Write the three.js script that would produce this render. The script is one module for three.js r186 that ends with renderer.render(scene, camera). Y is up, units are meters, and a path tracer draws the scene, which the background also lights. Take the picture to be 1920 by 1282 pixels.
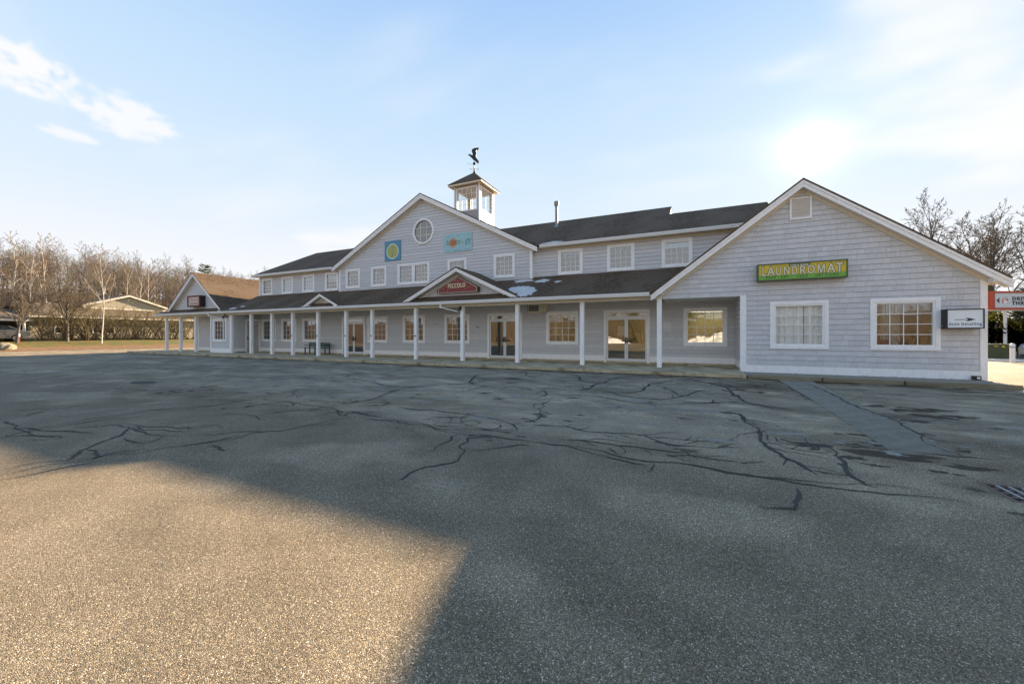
import * as THREE from 'three';
import { mergeGeometries } from 'three/addons/utils/BufferGeometryUtils.js';
import { RectAreaLightUniformsLib } from 'three/addons/lights/RectAreaLightUniformsLib.js';

// ---------------------------------------------------------------- camera, sky, sun, exposure
const scene = new THREE.Scene();
const YAW = Math.atan(342 / 725);
const camera = new THREE.PerspectiveCamera(2 * Math.atan(641 / 725) * 180 / Math.PI, 1920 / 1282, 0.1, 600);
camera.position.set(0, 1.44, 16.74);
camera.rotation.set(0, YAW, 0);
camera.setViewOffset(1920, 1282, 0, 13.5, 1920, 1282);

const EXPOSURE = 4.0;
const renderer = new THREE.WebGLRenderer({ antialias: true });
renderer.toneMapping = THREE.LinearToneMapping;
renderer.toneMappingExposure = EXPOSURE;
renderer.shadowMap.enabled = true;
RectAreaLightUniformsLib.init();

const SUN = new THREE.Vector3(0.270, 0.481, -1.230).normalize();
const sun = new THREE.DirectionalLight(new THREE.Color().setRGB(1.0, 0.79, 0.54), 5);
sun.position.copy(SUN).multiplyScalar(120).add(new THREE.Vector3(-20, 0, 0));
sun.target.position.set(-20, 0, 0);
sun.castShadow = true;
sun.shadow.radius = 1;
sun.shadow.mapSize.set(4096, 4096);
Object.assign(sun.shadow.camera, { left: -90, right: 90, top: 90, bottom: -90, near: 1, far: 320 });
scene.add(sun, sun.target);

// ---------------------------------------------------------------- random numbers and noise
function rng(seed) { let a = seed >>> 0; return () => { a |= 0; a = a + 0x6D2B79F5 | 0; let t = Math.imul(a ^ a >>> 15, 1 | a); t = t + Math.imul(t ^ t >>> 7, 61 | t) ^ t; return ((t ^ t >>> 14) >>> 0) / 4294967296; }; }
const hash = (x, y, z = 0) => { let h = Math.imul(x, 374761393) + Math.imul(y, 668265263) + Math.imul(z, 2147483647 ^ 1274126177) | 0; h = Math.imul(h ^ h >>> 13, 1274126177); return ((h ^ h >>> 16) >>> 0) / 4294967296; };
const smooth = (t) => t * t * (3 - 2 * t);
const sstep = (a, b, x) => smooth(Math.min(1, Math.max(0, (x - a) / (b - a))));
function vnoise(x, y, s = 0) {
  const xi = Math.floor(x), yi = Math.floor(y), u = smooth(x - xi), v = smooth(y - yi);
  const a = hash(xi, yi, s), b = hash(xi + 1, yi, s), c = hash(xi, yi + 1, s), d = hash(xi + 1, yi + 1, s);
  return a + (b - a) * u + (c - a) * v + (a - b - c + d) * u * v;
}
function tnoise(x, y, px, py, s = 0) {   // tiling value noise
  const xi = Math.floor(x), yi = Math.floor(y), u = smooth(x - xi), v = smooth(y - yi), m = (k, p) => ((k % p) + p) % p;
  const a = hash(m(xi, px), m(yi, py), s), b = hash(m(xi + 1, px), m(yi, py), s), c = hash(m(xi, px), m(yi + 1, py), s), d = hash(m(xi + 1, px), m(yi + 1, py), s);
  return a + (b - a) * u + (c - a) * v + (a - b - c + d) * u * v;
}
function fbm(x, y, o = 4, s = 0) { let r = 0, a = 0.5, n = 0; for (let i = 0; i < o; i++) { r += a * vnoise(x, y, s + i); n += a; x *= 2.03; y *= 2.03; a *= 0.5; } return r / n; }

// the sky: a pale winter blue, white towards the horizon, thin cloud, a wide white aureole round the sun
{
  const W = 2048, H = 1024, data = new Float32Array(W * H * 4);
  const top = [0.15, 0.42, 0.92], mid = [0.64, 0.82, 1.0], low = [0.98, 0.98, 1.0];
  for (let j = 0; j < H; j++) {
    const el = ((j + 0.5) / H - 0.5) * Math.PI, y = Math.sin(el), ce = Math.cos(el);
    for (let i = 0; i < W; i++) {
      const az = ((i + 0.5) / W - 0.5) * 2 * Math.PI, x = ce * Math.cos(az), z = ce * Math.sin(az);
      const k = Math.max(0, y), a = sstep(0.02, 0.46, k), b = sstep(0.36, 0.95, k);
      const c = [0, 1, 2].map((q) => (low[q] + (mid[q] - low[q]) * a) * (1 - b) + top[q] * b);
      // cloud layer seen in perspective: a few soft cumulus and thin streaks, the same all round
      const h = Math.max(k, 0.03), px = x / (h + 0.12), pz = z / (h + 0.12);
      const big = fbm(px * 0.62 + 4.3, pz * 0.62 + 1.7, 5, 11), fine = fbm(px * 2.1 + pz * 0.5, pz * 3.1, 5, 31), streak = fbm(px * 0.5 + 9, pz * 1.6 + 3, 5, 57);
      let cl = sstep(0.60, 0.74, big * 0.78 + fine * 0.22) * 0.9;
      cl = Math.max(cl, sstep(0.52, 0.80, streak * 0.7 + fine * 0.3) * 0.42);
      cl *= sstep(0.0, 0.10, k);
      const haze = sstep(0.26, 0.0, k) * (0.25 + 0.55 * fbm(az * 5.0, k * 22, 4, 77));
      // two clouds the photograph shows: one high on the left, one bank low on the right
      const lump = (a0, e0, wa, we) => Math.exp(-(((az - a0) / wa) ** 2 + ((el - e0) / we) ** 2));
      const body = fbm(az * 46 + 3 + 1.5 * fbm(az * 90, el * 90, 3, 15), el * 78, 7, 91), wisp = fbm(az * 52 + el * 70, el * 130 - az * 26, 6, 141);
      cl = Math.max(cl, sstep(0.30, 0.66, lump(-2.915, 0.405, 0.062, 0.040) * (0.18 + 1.35 * body)), 0.9 * sstep(0.26, 0.62, lump(-2.795, 0.378, 0.095, 0.042) * (0.65 * body + 0.75 * wisp - 0.05)), 0.8 * sstep(0.26, 0.55, lump(-2.865, 0.328, 0.04, 0.012) * (0.2 + 1.0 * wisp)));
      cl = Math.max(cl, 0.50 * sstep(0.25, 0.8, (lump(-0.96, 0.19, 0.20, 0.07) + 0.7 * lump(-0.82, 0.30, 0.10, 0.05)) * (0.40 + 0.9 * fbm(az * 12 + el * 9, el * 34 - az * 6, 5, 131))));
      const t = Math.min(1, Math.max(cl, haze));
      const white = [0.98, 0.985, 1.0];
      const cs = Math.max(-1, Math.min(1, x * SUN.x + y * SUN.y + z * SUN.z)), ang = Math.acos(cs);
      const glow = 0.12 * Math.exp(-ang / 0.20) + 0.26 * Math.exp(-((ang / 0.055) ** 2)) + 10 * Math.exp(-((ang / 0.019) ** 2));
      const at = (j * W + i) * 4;
      for (let q = 0; q < 3; q++) data[at + q] = (c[q] * (1 - t) + white[q] * t + glow * [1.12, 1.0, 0.86][q]) / EXPOSURE;
      data[at + 3] = 1;
    }
  }
  const sky = new THREE.DataTexture(data, W, H, THREE.RGBAFormat, THREE.FloatType);
  sky.mapping = THREE.EquirectangularReflectionMapping; sky.magFilter = THREE.LinearFilter; sky.minFilter = THREE.LinearFilter; sky.needsUpdate = true;
  scene.background = sky; scene.environment = sky;
}

// ---------------------------------------------------------------- textures
function dataTex(n, fn, { srgb = false, m = n } = {}) {
  const d = new Uint8Array(n * m * 4);
  for (let j = 0; j < m; j++) for (let i = 0; i < n; i++) {
    const v = fn(i / n, j / m, i, j), o = (j * n + i) * 4;
    if (typeof v === 'number') d[o] = d[o + 1] = d[o + 2] = Math.max(0, Math.min(255, v * 255)); else for (let q = 0; q < 3; q++) d[o + q] = Math.max(0, Math.min(255, v[q] * 255));
    d[o + 3] = 255;
  }
  const t = new THREE.DataTexture(d, n, m, THREE.RGBAFormat);
  t.wrapS = t.wrapT = THREE.RepeatWrapping; t.magFilter = THREE.LinearFilter; t.minFilter = THREE.LinearMipmapLinearFilter; t.generateMipmaps = true;
  if (srgb) t.colorSpace = THREE.SRGBColorSpace;
  t.needsUpdate = true; return t;
}
// asphalt: stones of 4 to 12 mm in dark binder; the tile is 3 m wide
const STONE = (() => {
  const n = 2048, cell = 500, col = new Float32Array(n * n), hgt = new Float32Array(n * n);
  for (let j = 0; j < n; j++) for (let i = 0; i < n; i++) {
    let best = 9, id = 0, second = 9; const x = i / n * cell, y = j / n * cell, xi = Math.floor(x), yi = Math.floor(y);
    for (let b = -1; b <= 1; b++) for (let a = -1; a <= 1; a++) {
      const cx = xi + a, cy = yi + b, mx = (cx + cell) % cell, my = (cy + cell) % cell;
      const dx = cx + hash(mx, my, 1) - x, dy = cy + hash(mx, my, 2) - y, s = 0.55 + 0.9 * hash(mx, my, 5), d = (dx * dx + dy * dy) * s;
      if (d < best) { second = best; best = d; id = mx * cell + my; } else if (d < second) second = d;
    }
    const edge = sstep(0.0, 0.26, Math.sqrt(second) - Math.sqrt(best)), r = hash(id, 7, 3), deep = hash(id, 9, 4);
    const tone = 0.44 + 0.26 * r * r + (r > 0.965 ? 0.20 : 0), sunk = deep < 0.16 ? 0.45 : 1;
    col[j * n + i] = (0.27 + (tone - 0.27) * edge * sunk);
    hgt[j * n + i] = edge * sunk * (0.55 + 0.45 * hash(id, 3, 8));
  }
  return { n, col, hgt };
})();
const asphaltMap = dataTex(2048, (u, v, i, j) => { const g = 0.93 + 0.14 * tnoise(u * 9, v * 9, 9, 9, 3), c = STONE.col[j * 2048 + i] * g * 1.25, w = tnoise(u * 330, v * 330, 330, 330, 21); return [c * (1.0 + 0.05 * w), c * (0.985 + 0.02 * w), c * (0.95 - 0.03 * w)]; }, { srgb: true });
const asphaltBump = dataTex(2048, (u, v, i, j) => 0.85 * STONE.hgt[j * 2048 + i] + 0.15 * tnoise(u * 60, v * 60, 60, 60, 5));
const roofMap = dataTex(1024, (u, v, i, j) => {
  const row = Math.floor(v * 22), tab = Math.floor(u * 26 + (row % 2) * 0.5 + 0.3 * hash(row, 3, 1));
  const g = 0.70 + 0.22 * hash(tab % 26, row, 12) + 0.26 * tnoise(u * 4, v * 2, 4, 2, 2) + 0.14 * (hash(i, j, 4) - 0.5) + 0.12 * tnoise(u * 60, v * 22, 60, 22, 8);
  return [g, g * 0.975, g * 0.945];
}, { srgb: true });
const roofBump = dataTex(512, (u, v, i, j) => { const f = (v * 22) % 1; return 0.75 - 0.6 * f + 0.2 * hash(i, j, 4); });
for (const t of [roofMap, roofBump]) t.repeat.set(1 / 3.1, 1 / 3.1);
const paintMap = dataTex(512, (u, v, i, j) => { const g = 0.95 + 0.05 * tnoise(u * 30, v * 9, 30, 9, 2) + 0.05 * tnoise(u * 5, v * 5, 5, 5, 3) - 0.06 * (hash(i, j, 9) > 0.985); return [g, g, g * 1.003]; }, { srgb: true });
const paintBump = dataTex(512, (u, v, i, j) => 0.5 * tnoise(u * 128, v * 12, 128, 12, 2) + 0.5 * hash(i, j, 3));
const concreteMap = dataTex(1024, (u, v, i, j) => { const g = 0.74 + 0.22 * tnoise(u * 6, v * 6, 6, 6, 1) + 0.12 * tnoise(u * 40, v * 40, 40, 40, 2) + 0.12 * (hash(i, j, 5) - 0.5), b = sstep(0.62, 0.8, tnoise(u * 11, v * 11, 11, 11, 7)) * 0.16; return [g - b, g * 0.975 - b, g * 0.92 - b * 1.1]; }, { srgb: true });
concreteMap.repeat.set(0.28, 0.28);
const earthMap = dataTex(1024, (u, v, i, j) => { const g = 0.55 + 0.35 * tnoise(u * 30, v * 30, 30, 30, 1) + 0.35 * (hash(i, j, 2) - 0.5) + 0.25 * tnoise(u * 7, v * 7, 7, 7, 4); return [g, g * 0.86, g * 0.66]; }, { srgb: true });
const grassMap = dataTex(1024, (u, v, i, j) => { const g = 0.5 + 0.4 * tnoise(u * 160, v * 50, 160, 50, 1) + 0.3 * (hash(i, j, 2) - 0.5), d = sstep(0.35, 0.75, tnoise(u * 9, v * 9, 9, 9, 4)); return [g * (0.80 + 0.25 * d), g * 0.82, g * (0.42 + 0.06 * d)]; }, { srgb: true });

// ---------------------------------------------------------------- materials (linear base colours)
const rgb = (r, g, b) => new THREE.Color().setRGB(r, g, b);
const dull = (r, g, b, o = {}) => new THREE.MeshPhysicalMaterial({ color: rgb(r, g, b), roughness: 0.95, specularIntensity: 0.25, ...o });
const std = (r, g, b, o = {}) => new THREE.MeshStandardMaterial({ color: rgb(r, g, b), roughness: 0.7, ...o });
const paint = (r, g, b, o = {}) => std(r, g, b, { roughness: 0.55, map: paintMap, bumpMap: paintBump, bumpScale: 0.0012, ...o });
const M = {
  asphalt: dull(0.755, 0.655, 0.515, { map: asphaltMap, bumpMap: asphaltBump, bumpScale: 0.0042, roughness: 0.88, vertexColors: true }),
  patch: dull(1.0, 0.96, 0.85, { map: asphaltMap, bumpMap: asphaltBump, bumpScale: 0.006, roughness: 0.85 }),
  tar: dull(0.064, 0.057, 0.050, { roughness: 0.8 }),
  siding: [0, 1, 2, 3].map((i) => { const k = 1 + 0.05 * (i % 2) - 0.045 * (i > 1); return paint(0.592 * k, 0.588 * k, 0.598 * k); }),
  cupola: paint(0.40, 0.365, 0.35),
  wall: paint(0.50, 0.48, 0.46),
  white: std(0.90, 0.885, 0.87, { roughness: 0.5, map: paintMap }),
  cream: paint(0.74, 0.65, 0.50),
  soffit: paint(0.74, 0.71, 0.64),
  vinyl: std(0.86, 0.85, 0.835, { roughness: 0.35 }),
  roof: dull(0.130, 0.092, 0.062, { map: roofMap, bumpMap: roofBump, bumpScale: 0.010, roughness: 0.92 }),
  gutter: std(0.74, 0.73, 0.71, { roughness: 0.4 }),
  glass: new THREE.MeshPhysicalMaterial({ color: rgb(0.55, 0.57, 0.55), transmission: 1, thickness: 0, roughness: 0, ior: 2.7 }),
  glassUp: new THREE.MeshPhysicalMaterial({ color: rgb(0.55, 0.66, 0.72), transmission: 1, thickness: 0, roughness: 0, ior: 2.9 }),
  glassRound: new THREE.MeshPhysicalMaterial({ color: rgb(0.35, 0.42, 0.45), transmission: 1, thickness: 0, roughness: 0, ior: 2.5 }),
  clear: new THREE.MeshPhysicalMaterial({ color: rgb(0.92, 0.95, 0.95), transmission: 1, thickness: 0, roughness: 0, ior: 1.5 }),
  alu: std(0.70, 0.71, 0.72, { roughness: 0.4, metalness: 0.2 }),
  black: std(0.012, 0.012, 0.013, { roughness: 0.5 }),
  darkMetal: std(0.03, 0.03, 0.032, { roughness: 0.45, metalness: 0.6 }),
  steel: std(0.30, 0.31, 0.32, { roughness: 0.55, metalness: 0.5 }), rust: std(0.14, 0.10, 0.075, { roughness: 0.85 }),
  concrete: dull(0.56, 0.48, 0.36, { map: concreteMap, roughness: 0.92 }),
  granite: dull(0.38, 0.34, 0.27, { map: concreteMap, roughness: 0.9, bumpMap: asphaltBump, bumpScale: 0.006 }),
  clearish: new THREE.MeshPhysicalMaterial({ color: rgb(0.95, 0.96, 0.95), transmission: 1, thickness: 0, roughness: 0, ior: 1.6 }), upstairs: std(0.22, 0.26, 0.29, { roughness: 0.9 }),
  inner: std(0.36, 0.335, 0.17, { roughness: 0.9 }), innerDark: std(0.34, 0.29, 0.23, { roughness: 0.9 }), floor: std(0.18, 0.15, 0.12, { roughness: 0.6 }),
  earth: std(0.26, 0.22, 0.18, { map: earthMap, roughness: 1 }), mulch: std(0.21, 0.15, 0.11, { map: earthMap, roughness: 1 }),
  lawn: std(0.24, 0.25, 0.09, { map: grassMap, roughness: 1 }),
  leafLitter: std(0.15, 0.105, 0.068, { map: earthMap, roughness: 1 }),
  snow: std(0.78, 0.77, 0.76, { roughness: 0.8, bumpMap: asphaltBump, bumpScale: 0.02 }),
  greenPaint: std(0.018, 0.07, 0.055, { roughness: 0.5 }),
  box: std(0.055, 0.068, 0.026, { roughness: 0.5 }),
  yellow: std(0.55, 0.42, 0.03), tyre: std(0.015, 0.015, 0.016, { roughness: 0.85 }),
};

// ---------------------------------------------------------------- helpers
const names = new Map();
function numbered(name) { const k = names.get(name) ?? 0; names.set(name, k + 1); return k ? `${name}_${String(k).padStart(3, '0')}` : name; }
function setup(o) { o.traverse((c) => { if (c.isMesh) { c.castShadow = true; c.receiveShadow = true; } }); return o; }
function mesh(name, geo, mat, parent) { const o = new THREE.Mesh(geo, mat); o.name = parent ? name : numbered(name); o.castShadow = o.receiveShadow = true; (parent ?? scene).add(o); return o; }
function group(name, parent) { const o = new THREE.Group(); o.name = parent ? name : numbered(name); (parent ?? scene).add(o); return o; }
function tag(o, label, category, grp) { Object.assign(o.userData, { label, category }); if (grp) o.userData.group = grp; return o; }
function structure(o, label, category) { Object.assign(o.userData, { kind: 'structure', label, category }); return o; }
// box between two corners, uv in metres
function box(x0, x1, y0, y1, z0, z1) {
  const g = new THREE.BoxGeometry(x1 - x0, y1 - y0, z1 - z0), uv = g.attributes.uv, p = g.attributes.position, n = g.attributes.normal;
  g.translate((x0 + x1) / 2, (y0 + y1) / 2, (z0 + z1) / 2);
  for (let i = 0; i < p.count; i++) {
    if (Math.abs(n.getX(i)) > 0.5) uv.setXY(i, p.getZ(i), p.getY(i)); else if (Math.abs(n.getY(i)) > 0.5) uv.setXY(i, p.getX(i), p.getZ(i)); else uv.setXY(i, p.getX(i), p.getY(i));
  }
  return g;
}
const merge = (list) => mergeGeometries(list.map((g) => { const h = g.index ? g.toNonIndexed() : g; for (const k of Object.keys(h.attributes)) if (!['position', 'normal', 'uv'].includes(k)) h.deleteAttribute(k); if (!h.attributes.uv) h.setAttribute('uv', new THREE.BufferAttribute(new Float32Array(h.attributes.position.count * 2), 2)); return h; }), false);
// flat polygon (list of Vector3 in order) thickened against its normal; uv in metres along the plane
function slab(pts, thick) {
  const a = pts[0], n = new THREE.Vector3().crossVectors(pts[1].clone().sub(a), pts[2].clone().sub(a)).normalize();
  const e1 = new THREE.Vector3(1, 0, 0).addScaledVector(n, -n.x); if (e1.length() < 0.3) e1.set(0, 0, 1).addScaledVector(n, -n.z); e1.normalize();
  const e2 = new THREE.Vector3().crossVectors(n, e1);
  const pos = [], nor = [], uv = [], idx = [], N = pts.length;
  const put = (p, m) => { pos.push(p.x, p.y, p.z); nor.push(m.x, m.y, m.z); uv.push(p.dot(e1), p.dot(e2)); return pos.length / 3 - 1; };
  const bot = pts.map((p) => p.clone().addScaledVector(n, -thick)), neg = n.clone().negate();
  const t0 = pts.map((p) => put(p, n)), b0 = bot.map((p) => put(p, neg));
  const flat = THREE.ShapeUtils.triangulateShape(pts.map((p) => new THREE.Vector2(p.dot(e1), p.dot(e2))), []);
  for (const f of flat) { idx.push(t0[f[0]], t0[f[1]], t0[f[2]], b0[f[2]], b0[f[1]], b0[f[0]]); }
  for (let i = 0; i < N; i++) {
    const k = (i + 1) % N, m = new THREE.Vector3().crossVectors(pts[k].clone().sub(pts[i]), n).normalize();
    const q = [put(pts[i], m), put(pts[k], m), put(bot[k], m), put(bot[i], m)];
    idx.push(q[0], q[2], q[1], q[0], q[3], q[2]);
  }
  const g = new THREE.BufferGeometry(); g.setAttribute('position', new THREE.Float32BufferAttribute(pos, 3)); g.setAttribute('normal', new THREE.Float32BufferAttribute(nor, 3)); g.setAttribute('uv', new THREE.Float32BufferAttribute(uv, 2)); g.setIndex(idx);
  return g;
}
const V = (x, y, z) => new THREE.Vector3(x, y, z);
// polygon in x,y extruded from z0 to z1
function prism(pts, z0, z1, holes = []) {
  const s = new THREE.Shape(pts.map(([x, y]) => new THREE.Vector2(x, y)));
  for (const h of holes) s.holes.push(new THREE.Path(h.map(([x, y]) => new THREE.Vector2(x, y))));
  const g = new THREE.ExtrudeGeometry(s, { depth: z1 - z0, bevelEnabled: false, curveSegments: 24 }); g.translate(0, 0, z0); return g;
}
const rect = (x0, x1, y0, y1) => [[x0, y0], [x0, y1], [x1, y1], [x1, y0]];

// ---------------------------------------------------------------- the ground
const BANK = [[-420, 1.1], [-64, 1.1], [-61.5, 1.0], [-59, 0.85], [-57, 0.62], [-55, 0.27], [-53.2, 0.03], [-52.4, 0], [420, 0]];
function bankY(x, z) { let i = 1; while (x > BANK[i][0]) i++; const [a, ya] = BANK[i - 1], [b, yb] = BANK[i]; return (ya + (yb - ya) * (x - a) / (b - a)) * sstep(48, 30, z); }
structure(mesh('ground', (() => {   // one sheet to the horizon, rising into a low wooded hill on the left
  const xs = [-420, -300, -220, -170, -140, -120, -105, -98, -92, -86, -80, -75, -70, -64, -61.5, -59, -57, -55, -53.2, -52.4, -30, 0, 30, 60, 120, 420], zs = [-420, -250, -160, -110, -80, -60, -45, -35, -25, -15, -5, 5, 15, 25, 40, 60, 90, 150, 420];
  const pos = [], uv = [], idx = [];
  for (const z of zs) for (const x of xs) {
    const far = bankY(x, z) + sstep(-70, -130, x) * sstep(80, 25, z) * 10 + sstep(-45, -140, z) * sstep(0, -60, x) * 5 + sstep(74, 150, z) * 8;
    pos.push(x, -0.03 + far, z); uv.push(x / 4, z / 4);
  }
  for (let j = 0; j < zs.length - 1; j++) for (let i = 0; i < xs.length - 1; i++) { const a = j * xs.length + i, b = a + 1, c = a + xs.length, d = c + 1; idx.push(a, c, b, b, c, d); }
  const g = new THREE.BufferGeometry(); g.setAttribute('position', new THREE.Float32BufferAttribute(pos, 3)); g.setAttribute('uv', new THREE.Float32BufferAttribute(uv, 2)); g.setIndex(idx); g.computeVertexNormals(); return g;
})(), M.leafLitter), 'brown leaf littered ground under the bare trees around the lot', 'ground');

const lot = structure(group('parking_lot'), 'cracked grey asphalt parking lot in front of the shops', 'parking lot');
const DRAIN = [2.50, 3.25, 11.38, 11.88];
{
  const line = (a, b, s) => { const r = []; for (let v = a; v < b - 1e-6; v += s) r.push(v); return r; };
  const cut = (list, ...extra) => [...new Set([...list.filter((v) => extra.every((e) => Math.abs(v - e) > 0.03)), ...extra])].sort((a, b) => a - b);
  const xs = cut([...line(-52.5, -26, 0.7), ...line(-26, 10, 0.16), ...line(10, 46, 1.5), 46], DRAIN[0], DRAIN[1]);
  const zs = cut([...line(-34, -1, 1.2), ...line(-1, 17, 0.14), ...line(17, 48, 1.0), 48], DRAIN[2], DRAIN[3]);
  const spot = (x, z, cx, cz, rx, rz) => Math.exp(-(((x - cx) / rx) ** 2 + ((z - cz) / rz) ** 2));
  const pos = [], uv = [], col = [], idx = [];
  for (const z of zs) for (const x of xs) {
    let g = 0.86 + 0.28 * fbm(x * 0.22, z * 0.35, 4, 1) + 0.16 * (fbm(x * 1.7, z * 1.7, 3, 9) - 0.5);
    // salt-dusted patches, old wear flakes, and pale patches painted in to brighten mid lot
    const flakeLift = sstep(0.60, 0.72, fbm(x * 1.1, z * 2.6, 4, 40)) * sstep(12.5, 8.5, z) * 0.50 + 0.36 * sstep(0.44, 0.58, fbm(x * 0.55 + 5, z * 0.9, 5, 140) + 0.05 * (z < 11.5 ? 1 : -2) - 0.004 * Math.abs(x + 4));
    const salt = (spot(x, z, -9.2, 7.5, 2.6, 1.6) * 0.55 + spot(x, z, -4.8, 8.6, 3.2, 1.2) * 0.30 + spot(x, z, -14.6, 10.9, 1.5, 0.35) * 0.7 + spot(x, z, -19.5, 10.6, 2.6, 0.35) * 0.5 + spot(x, z, 4.9, 6.2, 0.45, 3.2) * 0.5 + spot(x, z, -6.0, 4.3, 0.9, 0.5) * 0.7 + spot(x, z, -2.3, 13.7, 0.9, 0.3) * 0.35 + spot(x, z, 0.6, 12.0, 1.0, 0.3) * 0.3) * sstep(0.36, 0.62, fbm(x * 2.4, z * 4.2, 4, 23));
    g += flakeLift + salt * 0.8;
    // damp, sandy and mossy band along the walk, oily stains by the drain
    const damp = (z < 3.4 ? 1 : 0) * sstep(0.50, 0.60, fbm(x * 1.3, z * 2.2, 4, 60) + 0.16 * (2.6 - z)) * (x > -42 && x < 7.5 ? 1 : 0), oil = (spot(x, z, 1.55, 4.6, 0.5, 1.9) + spot(x, z, 3.6, 7.4, 0.35, 2.4) + spot(x, z, 2.2, 10.6, 0.7, 0.5) + spot(x, z, -9, 11.6, 2.6, 1.1) * 0.7 + spot(x, z, -12.5, 11.8, 1.2, 0.5) * 0.6) * sstep(0.40, 0.60, fbm(x * 3, z * 3, 4, 71));
    g *= (1 - 0.38 * damp * (0.4 + fbm(x * 2, z * 5, 3, 64))) * (1 - 0.45 * Math.min(1, oil));
    const warm = 0.06 * fbm(x * 0.5, z * 0.6, 3, 90) + 0.10 * Math.min(1, oil) + 0.10 * damp;
    pos.push(x, 0, z); uv.push(x / 3, z / 3); col.push(g * (0.97 + warm), g * (0.975 + warm * 0.4), g * (0.99 - warm * 0.5));
  }
  const n = xs.length;
  for (let j = 0; j < zs.length - 1; j++) for (let i = 0; i < n - 1; i++) {
    const cx = (xs[i] + xs[i + 1]) / 2, cz = (zs[j] + zs[j + 1]) / 2;
    if (cx > DRAIN[0] && cx < DRAIN[1] && cz > DRAIN[2] && cz < DRAIN[3]) continue;
    const a = j * n + i, b = a + 1, c = a + n, d = c + 1; idx.push(a, c, b, b, c, d);
  }
  const g = new THREE.BufferGeometry(); g.setAttribute('position', new THREE.Float32BufferAttribute(pos, 3)); g.setAttribute('uv', new THREE.Float32BufferAttribute(uv, 2)); g.setAttribute('color', new THREE.Float32BufferAttribute(col, 3)); g.setIndex(idx); g.computeVertexNormals();
  mesh('asphalt', g, M.asphalt, lot);
  // the paler patched trench that runs from the walk to the drain
  mesh('trench_patch', slab([V(3.30, 0.005, 1.98), V(2.42, 0.005, 1.98), V(2.36, 0.005, 6.2), V(2.20, 0.005, 10.45), V(2.86, 0.005, 10.3), V(3.12, 0.005, 5.8)], 0.003), M.patch, lot);
  mesh('pothole_patch', (() => { const r = rng(5), s = []; for (let i = 0; i < 22; i++) { const a = -i / 22 * 6.283; s.push(V(-15.0 + Math.cos(a) * 0.52 * (0.85 + 0.3 * r()), 0.004, 10.95 + Math.sin(a) * 0.26 * (0.85 + 0.3 * r()))); } return slab(s, 0.003); })(), M.tar, lot);
}
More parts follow.
